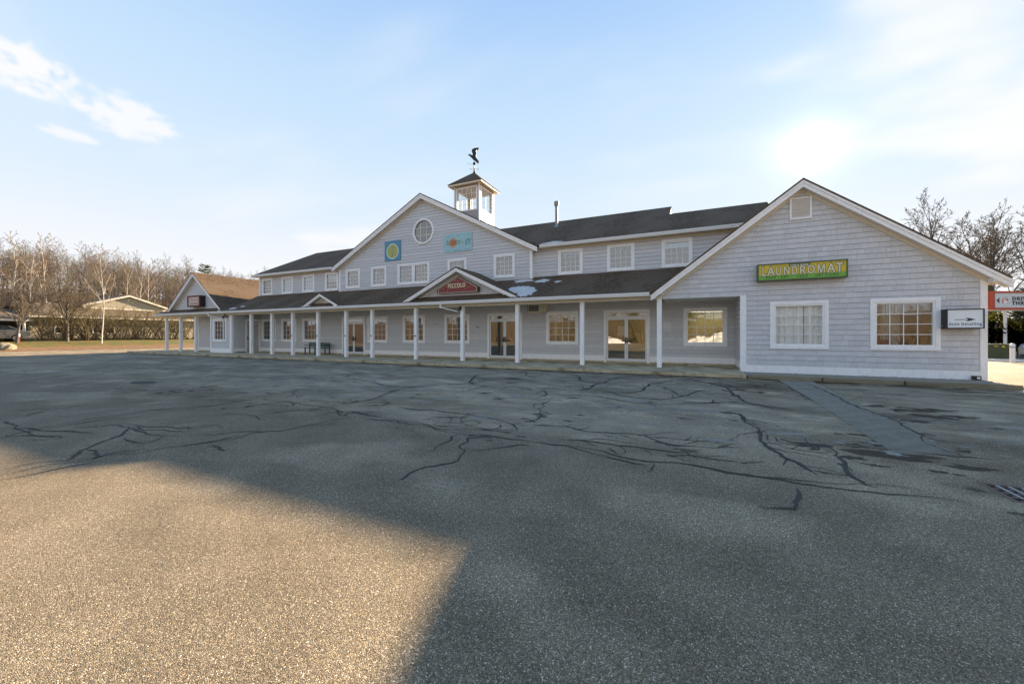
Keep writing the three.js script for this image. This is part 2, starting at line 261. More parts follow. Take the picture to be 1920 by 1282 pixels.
// bands of crack sealer, each lying where the asphalt split: width, then x and z of its bends
const CRACKS = [
[0.05,-10.45,7.68,-11.17,6.62],
[0.07,-9.65,7.76,-8.95,7.86,-8.02,8.33,-7.44,8.41,-7.09,8.24,-6.78,7.75,-6.53,7.38,-6.17,7.14,-6.21,6.57,-6.96,5.01,-6.97,4.64],
[0.05,-6.41,5.61,-5.71,5.44,-5.39,4.90,-5.47,3.74,-6.01,3.16,-6.62,3.66,-6.77,4.54],
[0.06,-6.21,6.57,-5.62,7.20,-5.14,7.32,-4.54,7.16,-4.09,7.16,-3.78,7.43],
[0.05,-5.32,8.54,-5.28,8.14,-5.29,7.51,-5.14,7.32],
[0.06,-6.52,11.08,-6.52,10.83,-6.47,10.47,-6.59,10.00,-6.91,9.29,-7.00,8.75,-7.02,8.33],
[0.05,-6.11,10.95,-5.74,10.84,-5.76,10.53,-6.18,10.33],
[0.05,-5.80,11.48,-5.42,11.60,-4.91,11.64],
[0.06,-5.32,10.81,-4.78,10.79,-4.34,10.69,-3.71,10.80,-3.34,10.90,-2.91,10.99,-2.56,11.26,-2.48,11.43],
[0.05,-5.16,11.85,-4.77,11.79,-4.19,11.84,-3.91,11.82,-3.54,11.93,-3.07,11.97,-2.92,11.93],
[0.05,-4.77,11.79,-4.50,11.70,-4.24,11.66,-3.85,11.64,-3.54,11.79,-3.06,11.84],
[0.06,-4.18,11.20,-3.84,11.09,-3.60,10.98],
[0.06,-2.92,11.93,-2.60,11.90,-2.27,11.95,-1.94,11.96],
[0.05,-3.03,11.76,-2.78,11.57,-2.48,11.50],
[0.05,-3.75,11.51,-3.45,11.37,-3.42,11.11,-3.08,11.20],
[0.06,-3.05,12.02,-3.12,12.15,-2.97,12.34,-3.00,12.56,-3.00,12.71,-2.95,12.85],
[0.09,-2.62,11.88,-2.78,12.03,-2.92,12.17,-2.79,12.36,-2.77,12.48,-2.63,12.58,-2.55,12.68,-2.54,12.85,-2.47,13.04,-2.58,13.22,-2.65,13.32,-2.68,13.43,-2.67,13.69,-2.66,13.76],
[0.045,-2.62,12.57,-2.44,12.54,-2.23,12.32,-2.06,12.09,-1.87,12.13],
[0.06,-3.79,3.22,-3.37,4.55,-2.94,5.24,-2.62,5.30],
[0.07,-2.72,6.99,-2.62,6.60,-2.59,5.57,-2.44,5.07,-2.46,4.12,-2.15,3.25,-1.57,2.59,-0.36,2.95,0.49,2.73],
[0.05,-1.59,7.08,-1.35,6.55,-1.24,6.07,-1.22,5.19,-0.98,4.52,-0.55,3.22],
[0.05,-1.05,4.84,-0.61,5.76,-0.34,6.49,-0.28,6.75],
[0.07,-2.35,6.59,-1.89,6.91,-1.56,7.25,-1.15,7.51,-0.56,7.48,-0.32,7.03,-0.12,6.57,0.05,5.89,0.18,5.62,0.65,5.40,0.82,5.74,0.93,6.44,1.06,6.64],
[0.06,-3.15,7.91,-2.52,7.71,-2.10,7.69,-1.71,7.86,-1.29,8.22,-0.73,8.18,-0.21,8.00,0.32,7.54,0.45,7.01],
[0.05,-3.84,7.29,-3.70,6.99,-2.93,6.26,-2.62,6.60],
[0.05,-3.62,7.19,-3.23,7.85,-3.24,8.41],
[0.06,-0.16,3.03,0.30,3.77,0.70,4.55,1.19,4.92],
[0.06,0.45,3.70,0.79,3.97,0.97,4.54],
[0.05,0.41,8.54,0.73,8.61,0.79,8.90,0.79,9.19],
[0.07,-2.83,8.80,-2.82,9.23,-2.70,9.45,-2.72,9.72,-2.57,9.95,-2.45,10.32,-2.41,10.79],
[0.05,-2.33,11.01,-2.14,11.01,-1.81,10.89,-1.44,11.10,-1.17,11.08,-0.79,10.97,-0.49,11.03,-0.21,10.99,0.07,10.98,0.34,10.88],
[0.06,-1.59,11.61,-1.37,11.56,-0.98,11.62,-0.70,11.65,-0.44,11.63,-0.06,11.55],
[0.05,-1.94,11.96,-1.71,11.96,-1.50,11.89,-1.25,12.01,-0.95,12.12,-0.68,12.21,-0.45,12.25],
[0.055,-1.46,11.90,-1.05,11.97,-0.77,12.07,-0.52,12.09,-0.28,12.10,0.06,12.03,0.47,12.09],
[0.12,-0.95,11.77,-0.88,11.89,-0.83,12.01],
[0.14,-0.45,12.16,-0.41,12.32,-0.41,12.47],
[0.06,-0.30,11.76,-0.06,11.65,0.23,11.69,0.51,11.73],
[0.05,-0.71,11.00,-0.33,11.31,0.00,11.21,0.57,11.05],
[0.06,-0.35,2.91,0.40,3.84,0.81,4.72,1.40,4.63,1.96,4.37,3.02,4.05],
[0.06,0.31,3.65,0.78,4.54,0.94,6.88,1.39,7.59,1.75,7.82],
[0.06,-0.23,7.79,0.46,7.47,1.12,7.27,1.31,7.73],
[0.07,0.40,8.54,0.74,8.65,0.76,9.28,0.95,9.85,0.94,10.08,0.84,10.55,0.89,10.89,0.94,11.26,1.03,11.49,1.11,11.82],
[0.04,0.98,9.95,0.74,10.12,0.54,10.38],
[0.08,1.09,10.23,1.06,10.54,1.32,10.60,1.55,10.40,1.54,10.67,1.46,11.16,1.45,11.60,1.49,11.93,1.57,11.96],
[0.05,1.55,10.40,1.91,10.41,2.34,10.33,2.52,10.36,3.21,10.29],
[0.04,0.95,10.86,1.26,10.84,1.47,10.86],
[0.05,-0.12,12.04,0.39,12.10,0.84,12.16,1.25,12.16,1.52,12.12,1.76,12.05,2.17,12.04],
[0.04,0.39,12.16,1.07,12.03,1.45,11.92,1.71,11.92,1.90,11.94],
[0.06,0.47,12.92,0.71,12.84,0.82,12.54,0.84,12.33],
[0.05,2.40,2.16,2.35,4.72,2.40,6.89,2.36,8.52,2.32,9.43,2.37,9.92],
[0.04,2.63,7.00,2.75,7.62,2.71,8.64,2.72,9.36,2.64,10.06],
[0.05,3.07,2.81,3.01,4.41,2.98,6.83,2.98,8.64,2.81,9.98,2.91,10.29],
[0.06,-11.90,14.25,-11.55,14.03,-11.30,13.81,-11.23,13.60,-11.35,13.36,-11.21,13.17],
[0.09,-10.71,14.29,-10.90,14.09,-11.08,13.87],
[0.06,-8.78,14.90,-8.96,14.69,-9.19,14.38,-9.24,14.10,-9.37,13.83,-9.36,13.65,-9.27,13.42,-9.41,13.08,-9.20,12.82,-9.00,12.55],
[0.05,-8.95,14.55,-8.98,14.29,-9.09,14.03,-9.11,13.79],
[0.05,-9.01,14.22,-9.05,13.93,-9.06,13.69,-8.91,13.48,-9.00,13.24],
[0.05,-8.74,14.24,-8.39,14.08,-8.36,13.92,-8.10,13.84,-7.85,13.75,-7.39,13.75,-7.04,13.71,-6.75,13.57],
[0.05,-8.45,13.77,-8.19,13.68,-7.78,13.72,-7.54,13.57,-7.00,13.46],
[0.09,-8.00,13.82,-7.53,14.07,-7.25,14.30,-7.03,14.51,-6.87,14.63,-6.69,14.77,-6.52,14.89],
[0.09,-7.83,13.82,-7.37,13.93,-7.17,13.96,-6.92,13.88,-6.66,13.82],
[0.05,-7.18,14.21,-6.83,14.21,-6.60,14.15,-6.76,13.95,-6.71,13.87],
[0.05,-6.75,15.33,-6.71,15.13,-6.56,14.95,-6.40,14.79,-6.29,14.62,-6.07,14.43,-6.05,14.24,-5.97,13.96],
[0.05,-6.46,15.39,-6.46,15.12,-6.35,14.93,-6.27,14.75,-6.39,14.54,-6.17,14.29],
[0.04,-6.24,15.44,-6.19,15.35,-6.22,15.11,-6.20,14.89,-6.19,14.74],
[0.13,-6.90,14.64,-6.67,14.63,-6.40,14.67,-6.29,14.74],
[0.1,-10.39,14.57,-9.55,14.55,-8.80,14.61,-8.10,14.58],
[0.1,-9.41,14.63,-9.30,14.51,-8.58,14.44,-8.32,14.32,-7.95,14.27],
[0.06,-8.78,14.90,-8.63,14.72,-8.07,14.57,-8.05,14.68,-8.27,14.78],
[0.06,-7.20,13.50,-6.94,13.45,-7.02,13.31,-6.92,13.19,-6.90,13.10],
[0.06,-6.88,13.21,-6.64,13.24],
[0.06,-6.34,13.65,-6.21,13.53,-6.09,13.29,-5.77,13.14,-5.61,12.96,-5.57,12.67,-5.57,12.44,-5.54,12.14,-5.45,11.97,-5.30,11.76],
[0.05,-5.51,12.56,-5.32,12.47,-5.43,12.17],
[0.08,-6.00,14.04,-5.86,13.77,-5.92,13.52,-5.97,13.36],
[0.08,-5.86,13.77,-5.79,13.68,-5.77,13.51,-5.81,13.28,-5.75,13.15],
[0.14,-5.69,13.85,-5.36,13.93,-5.23,13.96,-5.25,13.88],
[0.05,-9.05,12.67,-8.85,12.34,-8.86,11.97,-8.80,11.61,-8.40,11.42,-7.95,11.28,-7.53,11.41,-7.26,11.60],
[0.05,-7.78,12.60,-7.39,12.52,-7.11,12.48,-6.73,12.57,-6.50,12.63],
[0.05,-7.08,12.42,-7.00,12.13,-6.92,11.89,-6.67,11.66,-6.28,11.53,-5.87,11.65],
[0.05,-9.34,9.71,-9.26,10.08,-8.80,10.52,-8.25,10.91],
[0.05,-7.74,10.97,-7.32,10.91,-6.73,10.90,-6.64,10.59,-6.50,10.24],
[0.05,-7.78,11.27,-7.18,11.38,-6.76,11.36,-6.27,11.30],
[0.05,-6.19,11.49,-5.62,11.82,-5.78,11.51,-5.11,11.67]];

{
  const r = rng(77);
  CRACKS.forEach(([wide_, ...c], n) => {
    const w = Math.min(wide_, 0.075);
    const P = []; for (let i = 0; i < c.length; i += 2) P.push(V(c[i], 0, c[i + 1]));
    const curve = new THREE.CatmullRomCurve3(P, false, 'catmullrom', 0.35), len = curve.getLength(), k = Math.max(3, Math.ceil(len / 0.09));
    const pos = [], uv = [], idx = [], y = 0.004 + 0.0009 * (n % 7); let drift = 0;
    for (let i = 0; i <= k; i++) {
      const t = i / k, p = curve.getPointAt(t), q = curve.getTangentAt(t), nx = -q.z, nz = q.x, end = Math.min(1, Math.min(t, 1 - t) * len / 0.25 + 0.25);
      drift = drift * 0.7 + (r() - 0.5) * 0.05; const j = drift + (vnoise(t * len * 2.2, n, 4) - 0.5) * 0.10, h = w * (0.23 + 0.20 * sstep(10, 6, p.z)) * end * (0.45 + 1.05 * vnoise(t * len * 3.1, n, 8));
      pos.push(p.x + nx * (j + h), y, p.z + nz * (j + h), p.x + nx * (j - h), y, p.z + nz * (j - h)); uv.push(t * len, 0, t * len, w);
      if (i) { const a = i * 2; idx.push(a - 2, a, a - 1, a - 1, a, a + 1); }
    }
    const g = new THREE.BufferGeometry(); g.setAttribute('position', new THREE.Float32BufferAttribute(pos, 3)); g.setAttribute('uv', new THREE.Float32BufferAttribute(uv, 2)); g.setIndex(idx); g.computeVertexNormals();
    const nn = g.attributes.normal; for (let i = 0; i < nn.count; i++) nn.setXYZ(i, 0, 1, 0);
    mesh('crack_sealer', g, M.tar, lot);
  });
}
// hairline cracks that branch off the sealed ones
{
  const r = rng(4711), pos = [], idx = [];
  for (const [w, ...c] of CRACKS) for (let i = 2; i < c.length; i += 2) {
    const x0 = c[i - 2], z0 = c[i - 1], dx = c[i] - x0, dz = c[i + 1] - z0, L = Math.hypot(dx, dz);
    for (let n = 0; n < L * 1.3; n++) {
      let t = r(), x = x0 + dx * t, z = z0 + dz * t, a = Math.atan2(dz, dx) + (r() < 0.5 ? 1 : -1) * (0.35 + 1.1 * r()); const len = 0.2 + 0.9 * r() * r(), k = Math.ceil(len / 0.07), h0 = 0.005 + 0.012 * r();
      if (z < 2.1 || z > 11.8) continue;
      for (let s = 0; s <= k; s++) { const h = h0 * (1 - 0.8 * s / k) * (0.5 + r()), nx = -Math.sin(a), nz = Math.cos(a); pos.push(x + nx * h, 0.0035, z + nz * h, x - nx * h, 0.0035, z - nz * h); if (s) { const q = pos.length / 3 - 4; idx.push(q, q + 2, q + 1, q + 1, q + 2, q + 3); } x += Math.cos(a) * 0.07; z += Math.sin(a) * 0.07; a += (r() - 0.5) * 0.9; }
    }
  }
  const g = new THREE.BufferGeometry(); g.setAttribute('position', new THREE.Float32BufferAttribute(pos, 3)); g.setAttribute('normal', new THREE.Float32BufferAttribute(pos.map((_, i) => i % 3 === 1 ? 1 : 0), 3)); g.setIndex(idx);
  mesh('hairline_cracks', g, M.tar, lot).userData.kind = 'stuff';
}
// storm drain: a pit under a cast grate
{
  const d = tag(group('storm_drain'), 'rusty iron storm drain grate sunk in the asphalt', 'drain'), [a, b, c, e] = DRAIN;
  mesh('pit', merge([box(a, b, -0.62, -0.60, c, e), box(a - 0.02, a, -0.6, -0.002, c, e), box(b, b + 0.02, -0.6, -0.002, c, e), box(a - 0.02, b + 0.02, -0.6, -0.002, c - 0.02, c), box(a - 0.02, b + 0.02, -0.6, -0.002, e, e + 0.02)]), M.black, d);
  mesh('frame', merge([box(a, a + 0.03, -0.03, 0.004, c, e), box(b - 0.03, b, -0.03, 0.004, c, e), box(a + 0.03, b - 0.03, -0.03, 0.004, c, c + 0.03), box(a + 0.03, b - 0.03, -0.03, 0.004, e - 0.03, e)]), M.rust, d);
  for (let i = 1; i < 8; i++) { const x = a + 0.03 + (b - a - 0.06) * i / 8; mesh('bar', box(x - 0.011, x + 0.011, -0.03, 0.002, c + 0.03, e - 0.03), M.steel, d); }
  for (let i = 1; i < 4; i++) { const z = c + 0.03 + (e - c - 0.06) * i / 4; mesh('cross_bar', box(a + 0.03, b - 0.03, -0.026, -0.001, z - 0.009, z + 0.009), M.rust, d); }
}
{
  const m = tag(group('manhole_cover'), 'round dark iron manhole cover in the lot', 'manhole cover'); m.position.set(-22.0, 0, 10.9);
  mesh('ring', new THREE.LatheGeometry([[0.33, 0.002], [0.36, 0.012], [0.42, 0.010], [0.44, 0.002]].map(([x, y]) => new THREE.Vector2(x, y)), 32), M.darkMetal, m);
  mesh('lid', new THREE.LatheGeometry([[0, 0.014], [0.30, 0.012], [0.325, 0.004]].map(([x, y]) => new THREE.Vector2(x, y)), 32), M.darkMetal, m);
}
// raised concrete walk under the porch, cast in bays
{
  const w = structure(group('sidewalk'), 'raised concrete walk under the porch roof', 'sidewalk'), r = rng(3);
  for (let x = -41.2; x < 1.4; x += 2.13) { const e = Math.min(x + 2.122, 1.56), z1 = 1.88 + 0.015 * (r() - 0.5); mesh('paving_bay', box(x, e, -0.12, 0.12 - 0.004 * r(), x < -38 ? -4 : -2.05, z1), M.concrete, w); }
}
{
  const k = structure(group('kerb'), 'weathered kerb stones beside the laundromat wall', 'kerb');
  for (const [x0, x1] of [[1.60, 3.55], [3.57, 5.42], [5.46, 7.72]]) mesh('kerb_stone', (() => { const g = new THREE.BoxGeometry(x1 - x0, 0.3, 0.17, 6, 3, 3), p = g.attributes.position, q = rng(Math.round(x0 * 100)); for (let i = 0; i < p.count; i++) { const s = vnoise(p.getX(i) * 4 + x0 * 7, p.getZ(i) * 9 + p.getY(i) * 7, 6) - 0.5; p.setXYZ(i, p.getX(i) * (1 - 0.008 * q()), p.getY(i) + s * 0.016, p.getZ(i) + s * 0.014); } g.computeVertexNormals(); g.translate((x0 + x1) / 2, -0.03, 1.86 + (x0 - 1.6) * 0.02); return g; })(), M.granite, k);
}
{
  // bed of crushed stone between kerb and wall
  const bed = mesh('gravel', (() => { const r = rng(12), list = [], base = box(1.62, 7.95, 0.0, 0.055, 0.02, 1.80); list.push(base); const proto = new THREE.IcosahedronGeometry(1, 0); for (let i = 0; i < 5200; i++) { const s = 0.012 + 0.022 * r() * r(), g = proto.clone(); g.scale(s, s * (0.5 + 0.4 * r()), s * (0.7 + 0.6 * r())); g.rotateY(r() * 6); g.translate(1.65 + 6.25 * r(), 0.052 + 0.012 * r(), 0.06 + 1.68 * r()); list.push(g); } return merge(list); })(), std(0.30, 0.27, 0.22, { roughness: 0.95 }));
  bed.userData = { kind: 'stuff', label: 'bed of brown crushed stone along the laundromat wall', category: 'gravel' };
}
// thin scaly crusts of salt and worn binder, and damp soil and moss washed up against the walk
function crusts(name, mat, count, seed, where, label, category) {
  const r = rng(seed), pos = [], nor = [], uv = [], idx = [];
  for (let k = 0; k < count; k++) {
    const [x, z, s, st] = where(r), a0 = r() * 0.5 - 0.25, N = 13, o = pos.length / 3, y = 0.0025 + 0.0012 * r(); pos.push(x, y, z); nor.push(0, 1, 0); uv.push(x / 3, z / 3);
    for (let i = 0; i < N; i++) { const a = i / N * 6.2832, l = s * (0.35 + 1.1 * r()), u = Math.cos(a) * l * st, v = Math.sin(a) * l, px = x + u * Math.cos(a0) - v * Math.sin(a0), pz = z + u * Math.sin(a0) + v * Math.cos(a0); pos.push(px, y, pz); nor.push(0, 1, 0); uv.push(px / 3, pz / 3); idx.push(o, o + 1 + (i + 1) % N, o + 1 + i); }
  }
  const g = new THREE.BufferGeometry(); g.setAttribute('position', new THREE.Float32BufferAttribute(pos, 3)); g.setAttribute('normal', new THREE.Float32BufferAttribute(nor, 3)); g.setAttribute('uv', new THREE.Float32BufferAttribute(uv, 2)); g.setIndex(idx);
  const o = mesh(name, g, mat, lot); o.userData.kind = 'stuff'; o.userData.label = label;
}
crusts('salt_crusts', dull(0.27, 0.245, 0.205), 1000, 51, (r) => { const band = r(); let x = -24 + 30 * r(), z = band < 0.45 ? 8.6 + 1.6 * (r() + r() - 1) + 0.10 * x * 0 : 2.6 + 8.6 * r(); return [x, z, 0.02 + 0.09 * r() * r(), 1 + 2.2 * r()]; }, 'pale scaly crusts on the worn asphalt', 'salt');
crusts('worn_pits', dull(0.36, 0.32, 0.27, { map: asphaltMap }), 500, 52, (r) => [-26 + 33 * r(), 2.4 + 10 * r(), 0.02 + 0.08 * r() * r(), 1 + 1.8 * r()], 'dark worn pits in the asphalt', 'asphalt');
crusts('washed_soil', dull(0.10, 0.085, 0.055, { map: earthMap }), 420, 53, (r) => [-36 + 43 * r(), 1.95 + 0.9 * r() * r(), 0.03 + 0.10 * r() * r(), 1.5 + 3 * r()], 'dark soil and moss washed against the walk', 'soil');
crusts('oil_stains', dull(0.24, 0.205, 0.17, { map: asphaltMap }), 60, 54, (r) => { const c = [[1.5, 4.8], [3.7, 7.2], [2.1, 10.7], [-8.5, 11.4], [-12, 11.7], [-5, 5.2]][Math.floor(r() * 6)]; return [c[0] + (r() + r() - 1) * 1.1, c[1] + (r() + r() - 1) * 1.4, 0.05 + 0.14 * r() * r(), 1 + 1.2 * r()]; }, 'brown oil stains on the asphalt', 'stain');
// dead leaves and grit that lie about the lot, thickest along the walk
{
  const r = rng(909), pos = [], nor = [], idx = [];
  for (let k = 0; k < 2600; k++) {
    const edge = r() < 0.9, x = -40 + 47 * r(), z = edge ? 1.93 + 0.9 * r() * r() * r() : 2.5 + 5 * r(), s = 0.012 + 0.03 * r() * r(), a = r() * 6.28, y = 0.0045 + 0.002 * r(), o = pos.length / 3;
    for (let q = 0; q < 5; q++) { const b = a + q / 5 * 6.28, l = s * (0.6 + 0.7 * r()); pos.push(x + Math.cos(b) * l, y + 0.004 * r() * (q % 2), z + Math.sin(b) * l * 0.7); nor.push(0, 1, 0); }
    idx.push(o, o + 2, o + 1, o, o + 3, o + 2, o, o + 4, o + 3);
  }
  const g = new THREE.BufferGeometry(); g.setAttribute('position', new THREE.Float32BufferAttribute(pos, 3)); g.setAttribute('normal', new THREE.Float32BufferAttribute(nor, 3)); g.setIndex(idx);
  mesh('leaf_litter', g, dull(0.16, 0.10, 0.05)).userData = { kind: 'stuff', label: 'dead leaves and grit scattered along the walk edge', category: 'leaf litter' };
}
// strip of lawn and earth on the left, and the far verge
structure(mesh('lawn', (() => { const xs = [-61.5, -59, -57, -55], zs = []; for (let z = -20; z <= 30; z += 1) zs.push(z); const pos = [], uv = [], idx = []; for (const z of zs) for (let i = 0; i < 4; i++) { pos.push(xs[i], bankY(xs[i], z) + 0.02 + 0.02 * vnoise(z * 0.7, i, 2), z); uv.push(xs[i] / 2.5, z / 2.5); } for (let j = 0; j < zs.length - 1; j++) for (let i = 0; i < 3; i++) { const a = j * 4 + i; idx.push(a, a + 4, a + 1, a + 1, a + 4, a + 5); } const g = new THREE.BufferGeometry(); g.setAttribute('position', new THREE.Float32BufferAttribute(pos, 3)); g.setAttribute('uv', new THREE.Float32BufferAttribute(uv, 2)); g.setIndex(idx); g.computeVertexNormals(); return g; })(), M.lawn), 'thin yellow green winter lawn below the beige house', 'lawn');
structure(mesh('earth_bank', (() => { const pos = [], uv = [], idx = []; let k = 0; for (let z = -20; z <= 30; z += 0.5, k++) { const e = -52.3 + 1.6 * (fbm(z * 0.25, 1, 3, 5) - 0.5); for (const [x, y] of [[-55.2, bankY(-55.2, z) + 0.03], [-54.0, bankY(-54, z) + 0.02 + 0.05 * vnoise(z, 3, 3)], [e, 0.012]]) { pos.push(x, y, z); uv.push(x / 2, z / 2); } if (k) { for (let i = 0; i < 2; i++) { const a = (k - 1) * 3 + i; idx.push(a, a + 3, a + 1, a + 1, a + 3, a + 4); } } } const g = new THREE.BufferGeometry(); g.setAttribute('position', new THREE.Float32BufferAttribute(pos, 3)); g.setAttribute('uv', new THREE.Float32BufferAttribute(uv, 2)); g.setIndex(idx); g.computeVertexNormals(); return g; })(), M.mulch), 'reddish brown earth edge where the lot meets the lawn', 'earth');

// ---------------------------------------------------------------- the row of shops
const shops = tag(group('shop_building'), 'long grey two storey shop building with white porch posts', 'building');
const PART = (name, geo, mat, parent = shops) => mesh(name, geo, mat, parent);
function quads(list) {   // [[a,b,c,d], ...] flat quads, uv in metres with an offset per call
  const pos = [], nor = [], uv = [], idx = [], e = V(0, 0, 0), f = V(0, 0, 0);
  for (const [a, b, c, d, ou = 0, ov = 0] of list) {
    e.subVectors(b, a); f.subVectors(d, a); const n = new THREE.Vector3().crossVectors(e, f).normalize(), o = pos.length / 3;
    for (const p of [a, b, c, d]) { pos.push(p.x, p.y, p.z); nor.push(n.x, n.y, n.z); uv.push((p.x + p.z) + ou, p.y + ov); }
    idx.push(o, o + 1, o + 2, o, o + 2, o + 3);
  }
  const g = new THREE.BufferGeometry(); g.setAttribute('position', new THREE.Float32BufferAttribute(pos, 3)); g.setAttribute('normal', new THREE.Float32BufferAttribute(nor, 3)); g.setAttribute('uv', new THREE.Float32BufferAttribute(uv, 2)); g.setIndex(idx); return g;
}
// one lapped board: thick at its lower edge, thin under the next course
function board(xa0, xa1, xb0, xb1, yb, yt, z, tb, tt, ou, ov) {
  yb += 0.013;
  const bl = V(xa0, yb, z + tb), br = V(xa1, yb, z + tb), tr = V(xb1, yt, z + tt), tl = V(xb0, yt, z + tt), kl = V(xa0, yb, z), kr = V(xa1, yb, z), ur = V(xb1, yt, z), ul = V(xb0, yt, z);
  return quads([[bl, br, tr, tl, ou, ov], [kl, kr, br, bl, ou, ov], [br, kr, ur, tr, ou, ov], [kl, bl, tl, ul, ou, ov]]);
}
// splits every course of a wall round its openings; returns [xa0, xa1, xb0, xb1, yb, yt]
function courses({ y0, y1, e, xl, xr, holes = [], disc }) {
  const out = [];
  for (let yb = y0; yb < y1 - 0.02; yb += e) {
    const yt = Math.min(yb + e, y1), a0 = xl(yb), a1 = xr(yb), b0 = xl(yt), b1 = xr(yt);
    if (a1 - a0 < 0.05) continue;
    const cut = holes.filter((h) => h[2] < yt - 0.005 && h[3] > yb + 0.005 && h[0] < a1 && h[1] > a0).sort((p, q) => p[0] - q[0]);
    if (disc && disc.y - disc.r < yt && disc.y + disc.r > yb) { const d = disc.y > yt ? disc.y - yt : disc.y < yb ? yb - disc.y : 0, w = Math.sqrt(disc.r ** 2 - d * d); cut.push([disc.x - w, disc.x + w, yb, yt]); }
    let x = a0, first = true;
    for (const h of cut) {
      if (h[0] > x) out.push([x, h[0], first ? Math.max(b0, x) : x, h[0], yb, yt]);
      if (h[2] > yb + 0.012) out.push([h[0], h[1], h[0], h[1], yb, Math.min(yt, h[2])]);
      if (h[3] < yt - 0.012) out.push([h[0], h[1], h[0], h[1], Math.max(yb, h[3]), yt]);
      x = Math.max(x, h[1]); first = false;
    }
    if (a1 > x) out.push([x, a1, first ? Math.min(b0, a1) : x, Math.max(b1, first ? b0 : x), yb, yt]);
  }
  return out;
}
const sr = rng(2024);
function clapboards(parent, spec, z, joined = false) {
  const list = [];
  for (const c of courses(spec)) {
    const ou = sr() * 9, ov = sr() * 9, g = board(...c, z, 0.026 + 0.002 * sr(), 0.016, ou, ov);
    if (joined) list.push(g); else PART('clapboard', g, M.siding[Math.floor(sr() * 4)], parent);
  }
  if (joined) { const o = PART('clapboard_courses', merge(list), M.siding[0], parent); o.userData.kind = 'stuff'; }
}
function shingles(parent, spec, z, keep) {   // cedar shingles: uneven widths, butts a little out of line; the largest in view are single parts
  const rest = [[], [], [], []]; let n = 0; const all = [];
  for (const [a0, a1, b0, b1, yb, yt] of courses(spec)) {
    let x = a0; const y1 = yt;
    while (x < a1 - 0.004) {
      let w = 0.13 + 0.24 * sr(); if (a1 - x - w < 0.10) w = a1 - x;
      const x1 = x + w, dy = (sr() - 0.5) * 0.004;
      all.push({ g: () => board(x0 + 0.0012, x1 - 0.0012, Math.max(x0 + 0.0012, b0), Math.min(x1 - 0.0012, Math.max(b1, x0 + 0.01)), yb + dy, y1, z, tb, 0.016, ou, ov), x: (x + x1) / 2 });
      const x0 = x, tb = 0.026 + 0.003 * sr(), ou = sr() * 9, ov = sr() * 9;
      x = x1;
    }
  }
  all.sort((p, q) => q.x - p.x);
  for (const s of all) { const m = Math.floor(sr() * 4); if (n++ < keep) PART('shingle', s.g(), M.siding[m], parent); else rest[m].push(s.g()); }
  rest.forEach((l, m) => { if (l.length) { const o = PART('shingle_courses', merge(l), M.siding[m], parent); o.userData.kind = 'stuff'; } });
}
// a window: flat casing, sash, grille bars and panes; built facing +z round the middle of its opening
const wr = rng(99);
function windowUnit(w, h, [nx, ny], { glass = M.glass, panes = false, casing = 0.115, mull = 0, parent = shops } = {}) {
  const o = group('window', parent), W = w / 2, H = h / 2, iw = W - casing, ih = H - casing;
  PART('casing', merge([box(-W, W, ih, H, -0.02, 0.048), box(-W, -iw, -ih, ih, -0.02, 0.044), box(iw, W, -ih, ih, -0.02, 0.044), box(-W, W, -H, -ih, -0.02, 0.050)]), M.white, o);
  const s = 0.058, bays = mull ? [[-iw, -mull / 2], [mull / 2, iw]] : [[-iw, iw]];
  const sash = [], bars = [];
  if (mull) sash.push(box(-mull / 2, mull / 2, -ih, ih, -0.06, 0.034));
  for (const [x0, x1] of bays) {
    sash.push(box(x0, x1, ih - s, ih, -0.07, 0.022), box(x0, x1, -ih, -ih + s, -0.07, 0.022), box(x0, x0 + s, -ih + s, ih - s, -0.07, 0.022), box(x1 - s, x1, -ih + s, ih - s, -0.07, 0.022));
    const gx0 = x0 + s, gx1 = x1 - s, gy0 = -ih + s, gy1 = ih - s;
    for (let i = 1; i < nx; i++) { const x = gx0 + (gx1 - gx0) * i / nx; bars.push(box(x - 0.010, x + 0.010, gy0, gy1, -0.052, -0.020)); }
    for (let j = 1; j < ny; j++) { const y = gy0 + (gy1 - gy0) * j / ny; bars.push(box(gx0, gx1, y - 0.010, y + 0.010, -0.051, -0.019)); }
    const mk = (a, b, c, d) => { const p = new THREE.PlaneGeometry(b - a, d - c); p.rotateX((wr() - 0.5) * 0.008); p.rotateY((wr() - 0.5) * 0.010); p.translate((a + b) / 2, (c + d) / 2, -0.036); return p; };
    if (panes) for (let i = 0; i < nx; i++) for (let j = 0; j < ny; j++) PART('pane', mk(gx0 + (gx1 - gx0) * i / nx, gx0 + (gx1 - gx0) * (i + 1) / nx, gy0 + (gy1 - gy0) * j / ny, gy0 + (gy1 - gy0) * (j + 1) / ny), glass, o);
    else PART('pane', mk(gx0, gx1, gy0, gy1), glass, o);
  }
  PART('sash', merge(sash), M.vinyl, o); if (bars.length) PART('grille', merge(bars), M.vinyl, o);
  return o;
}
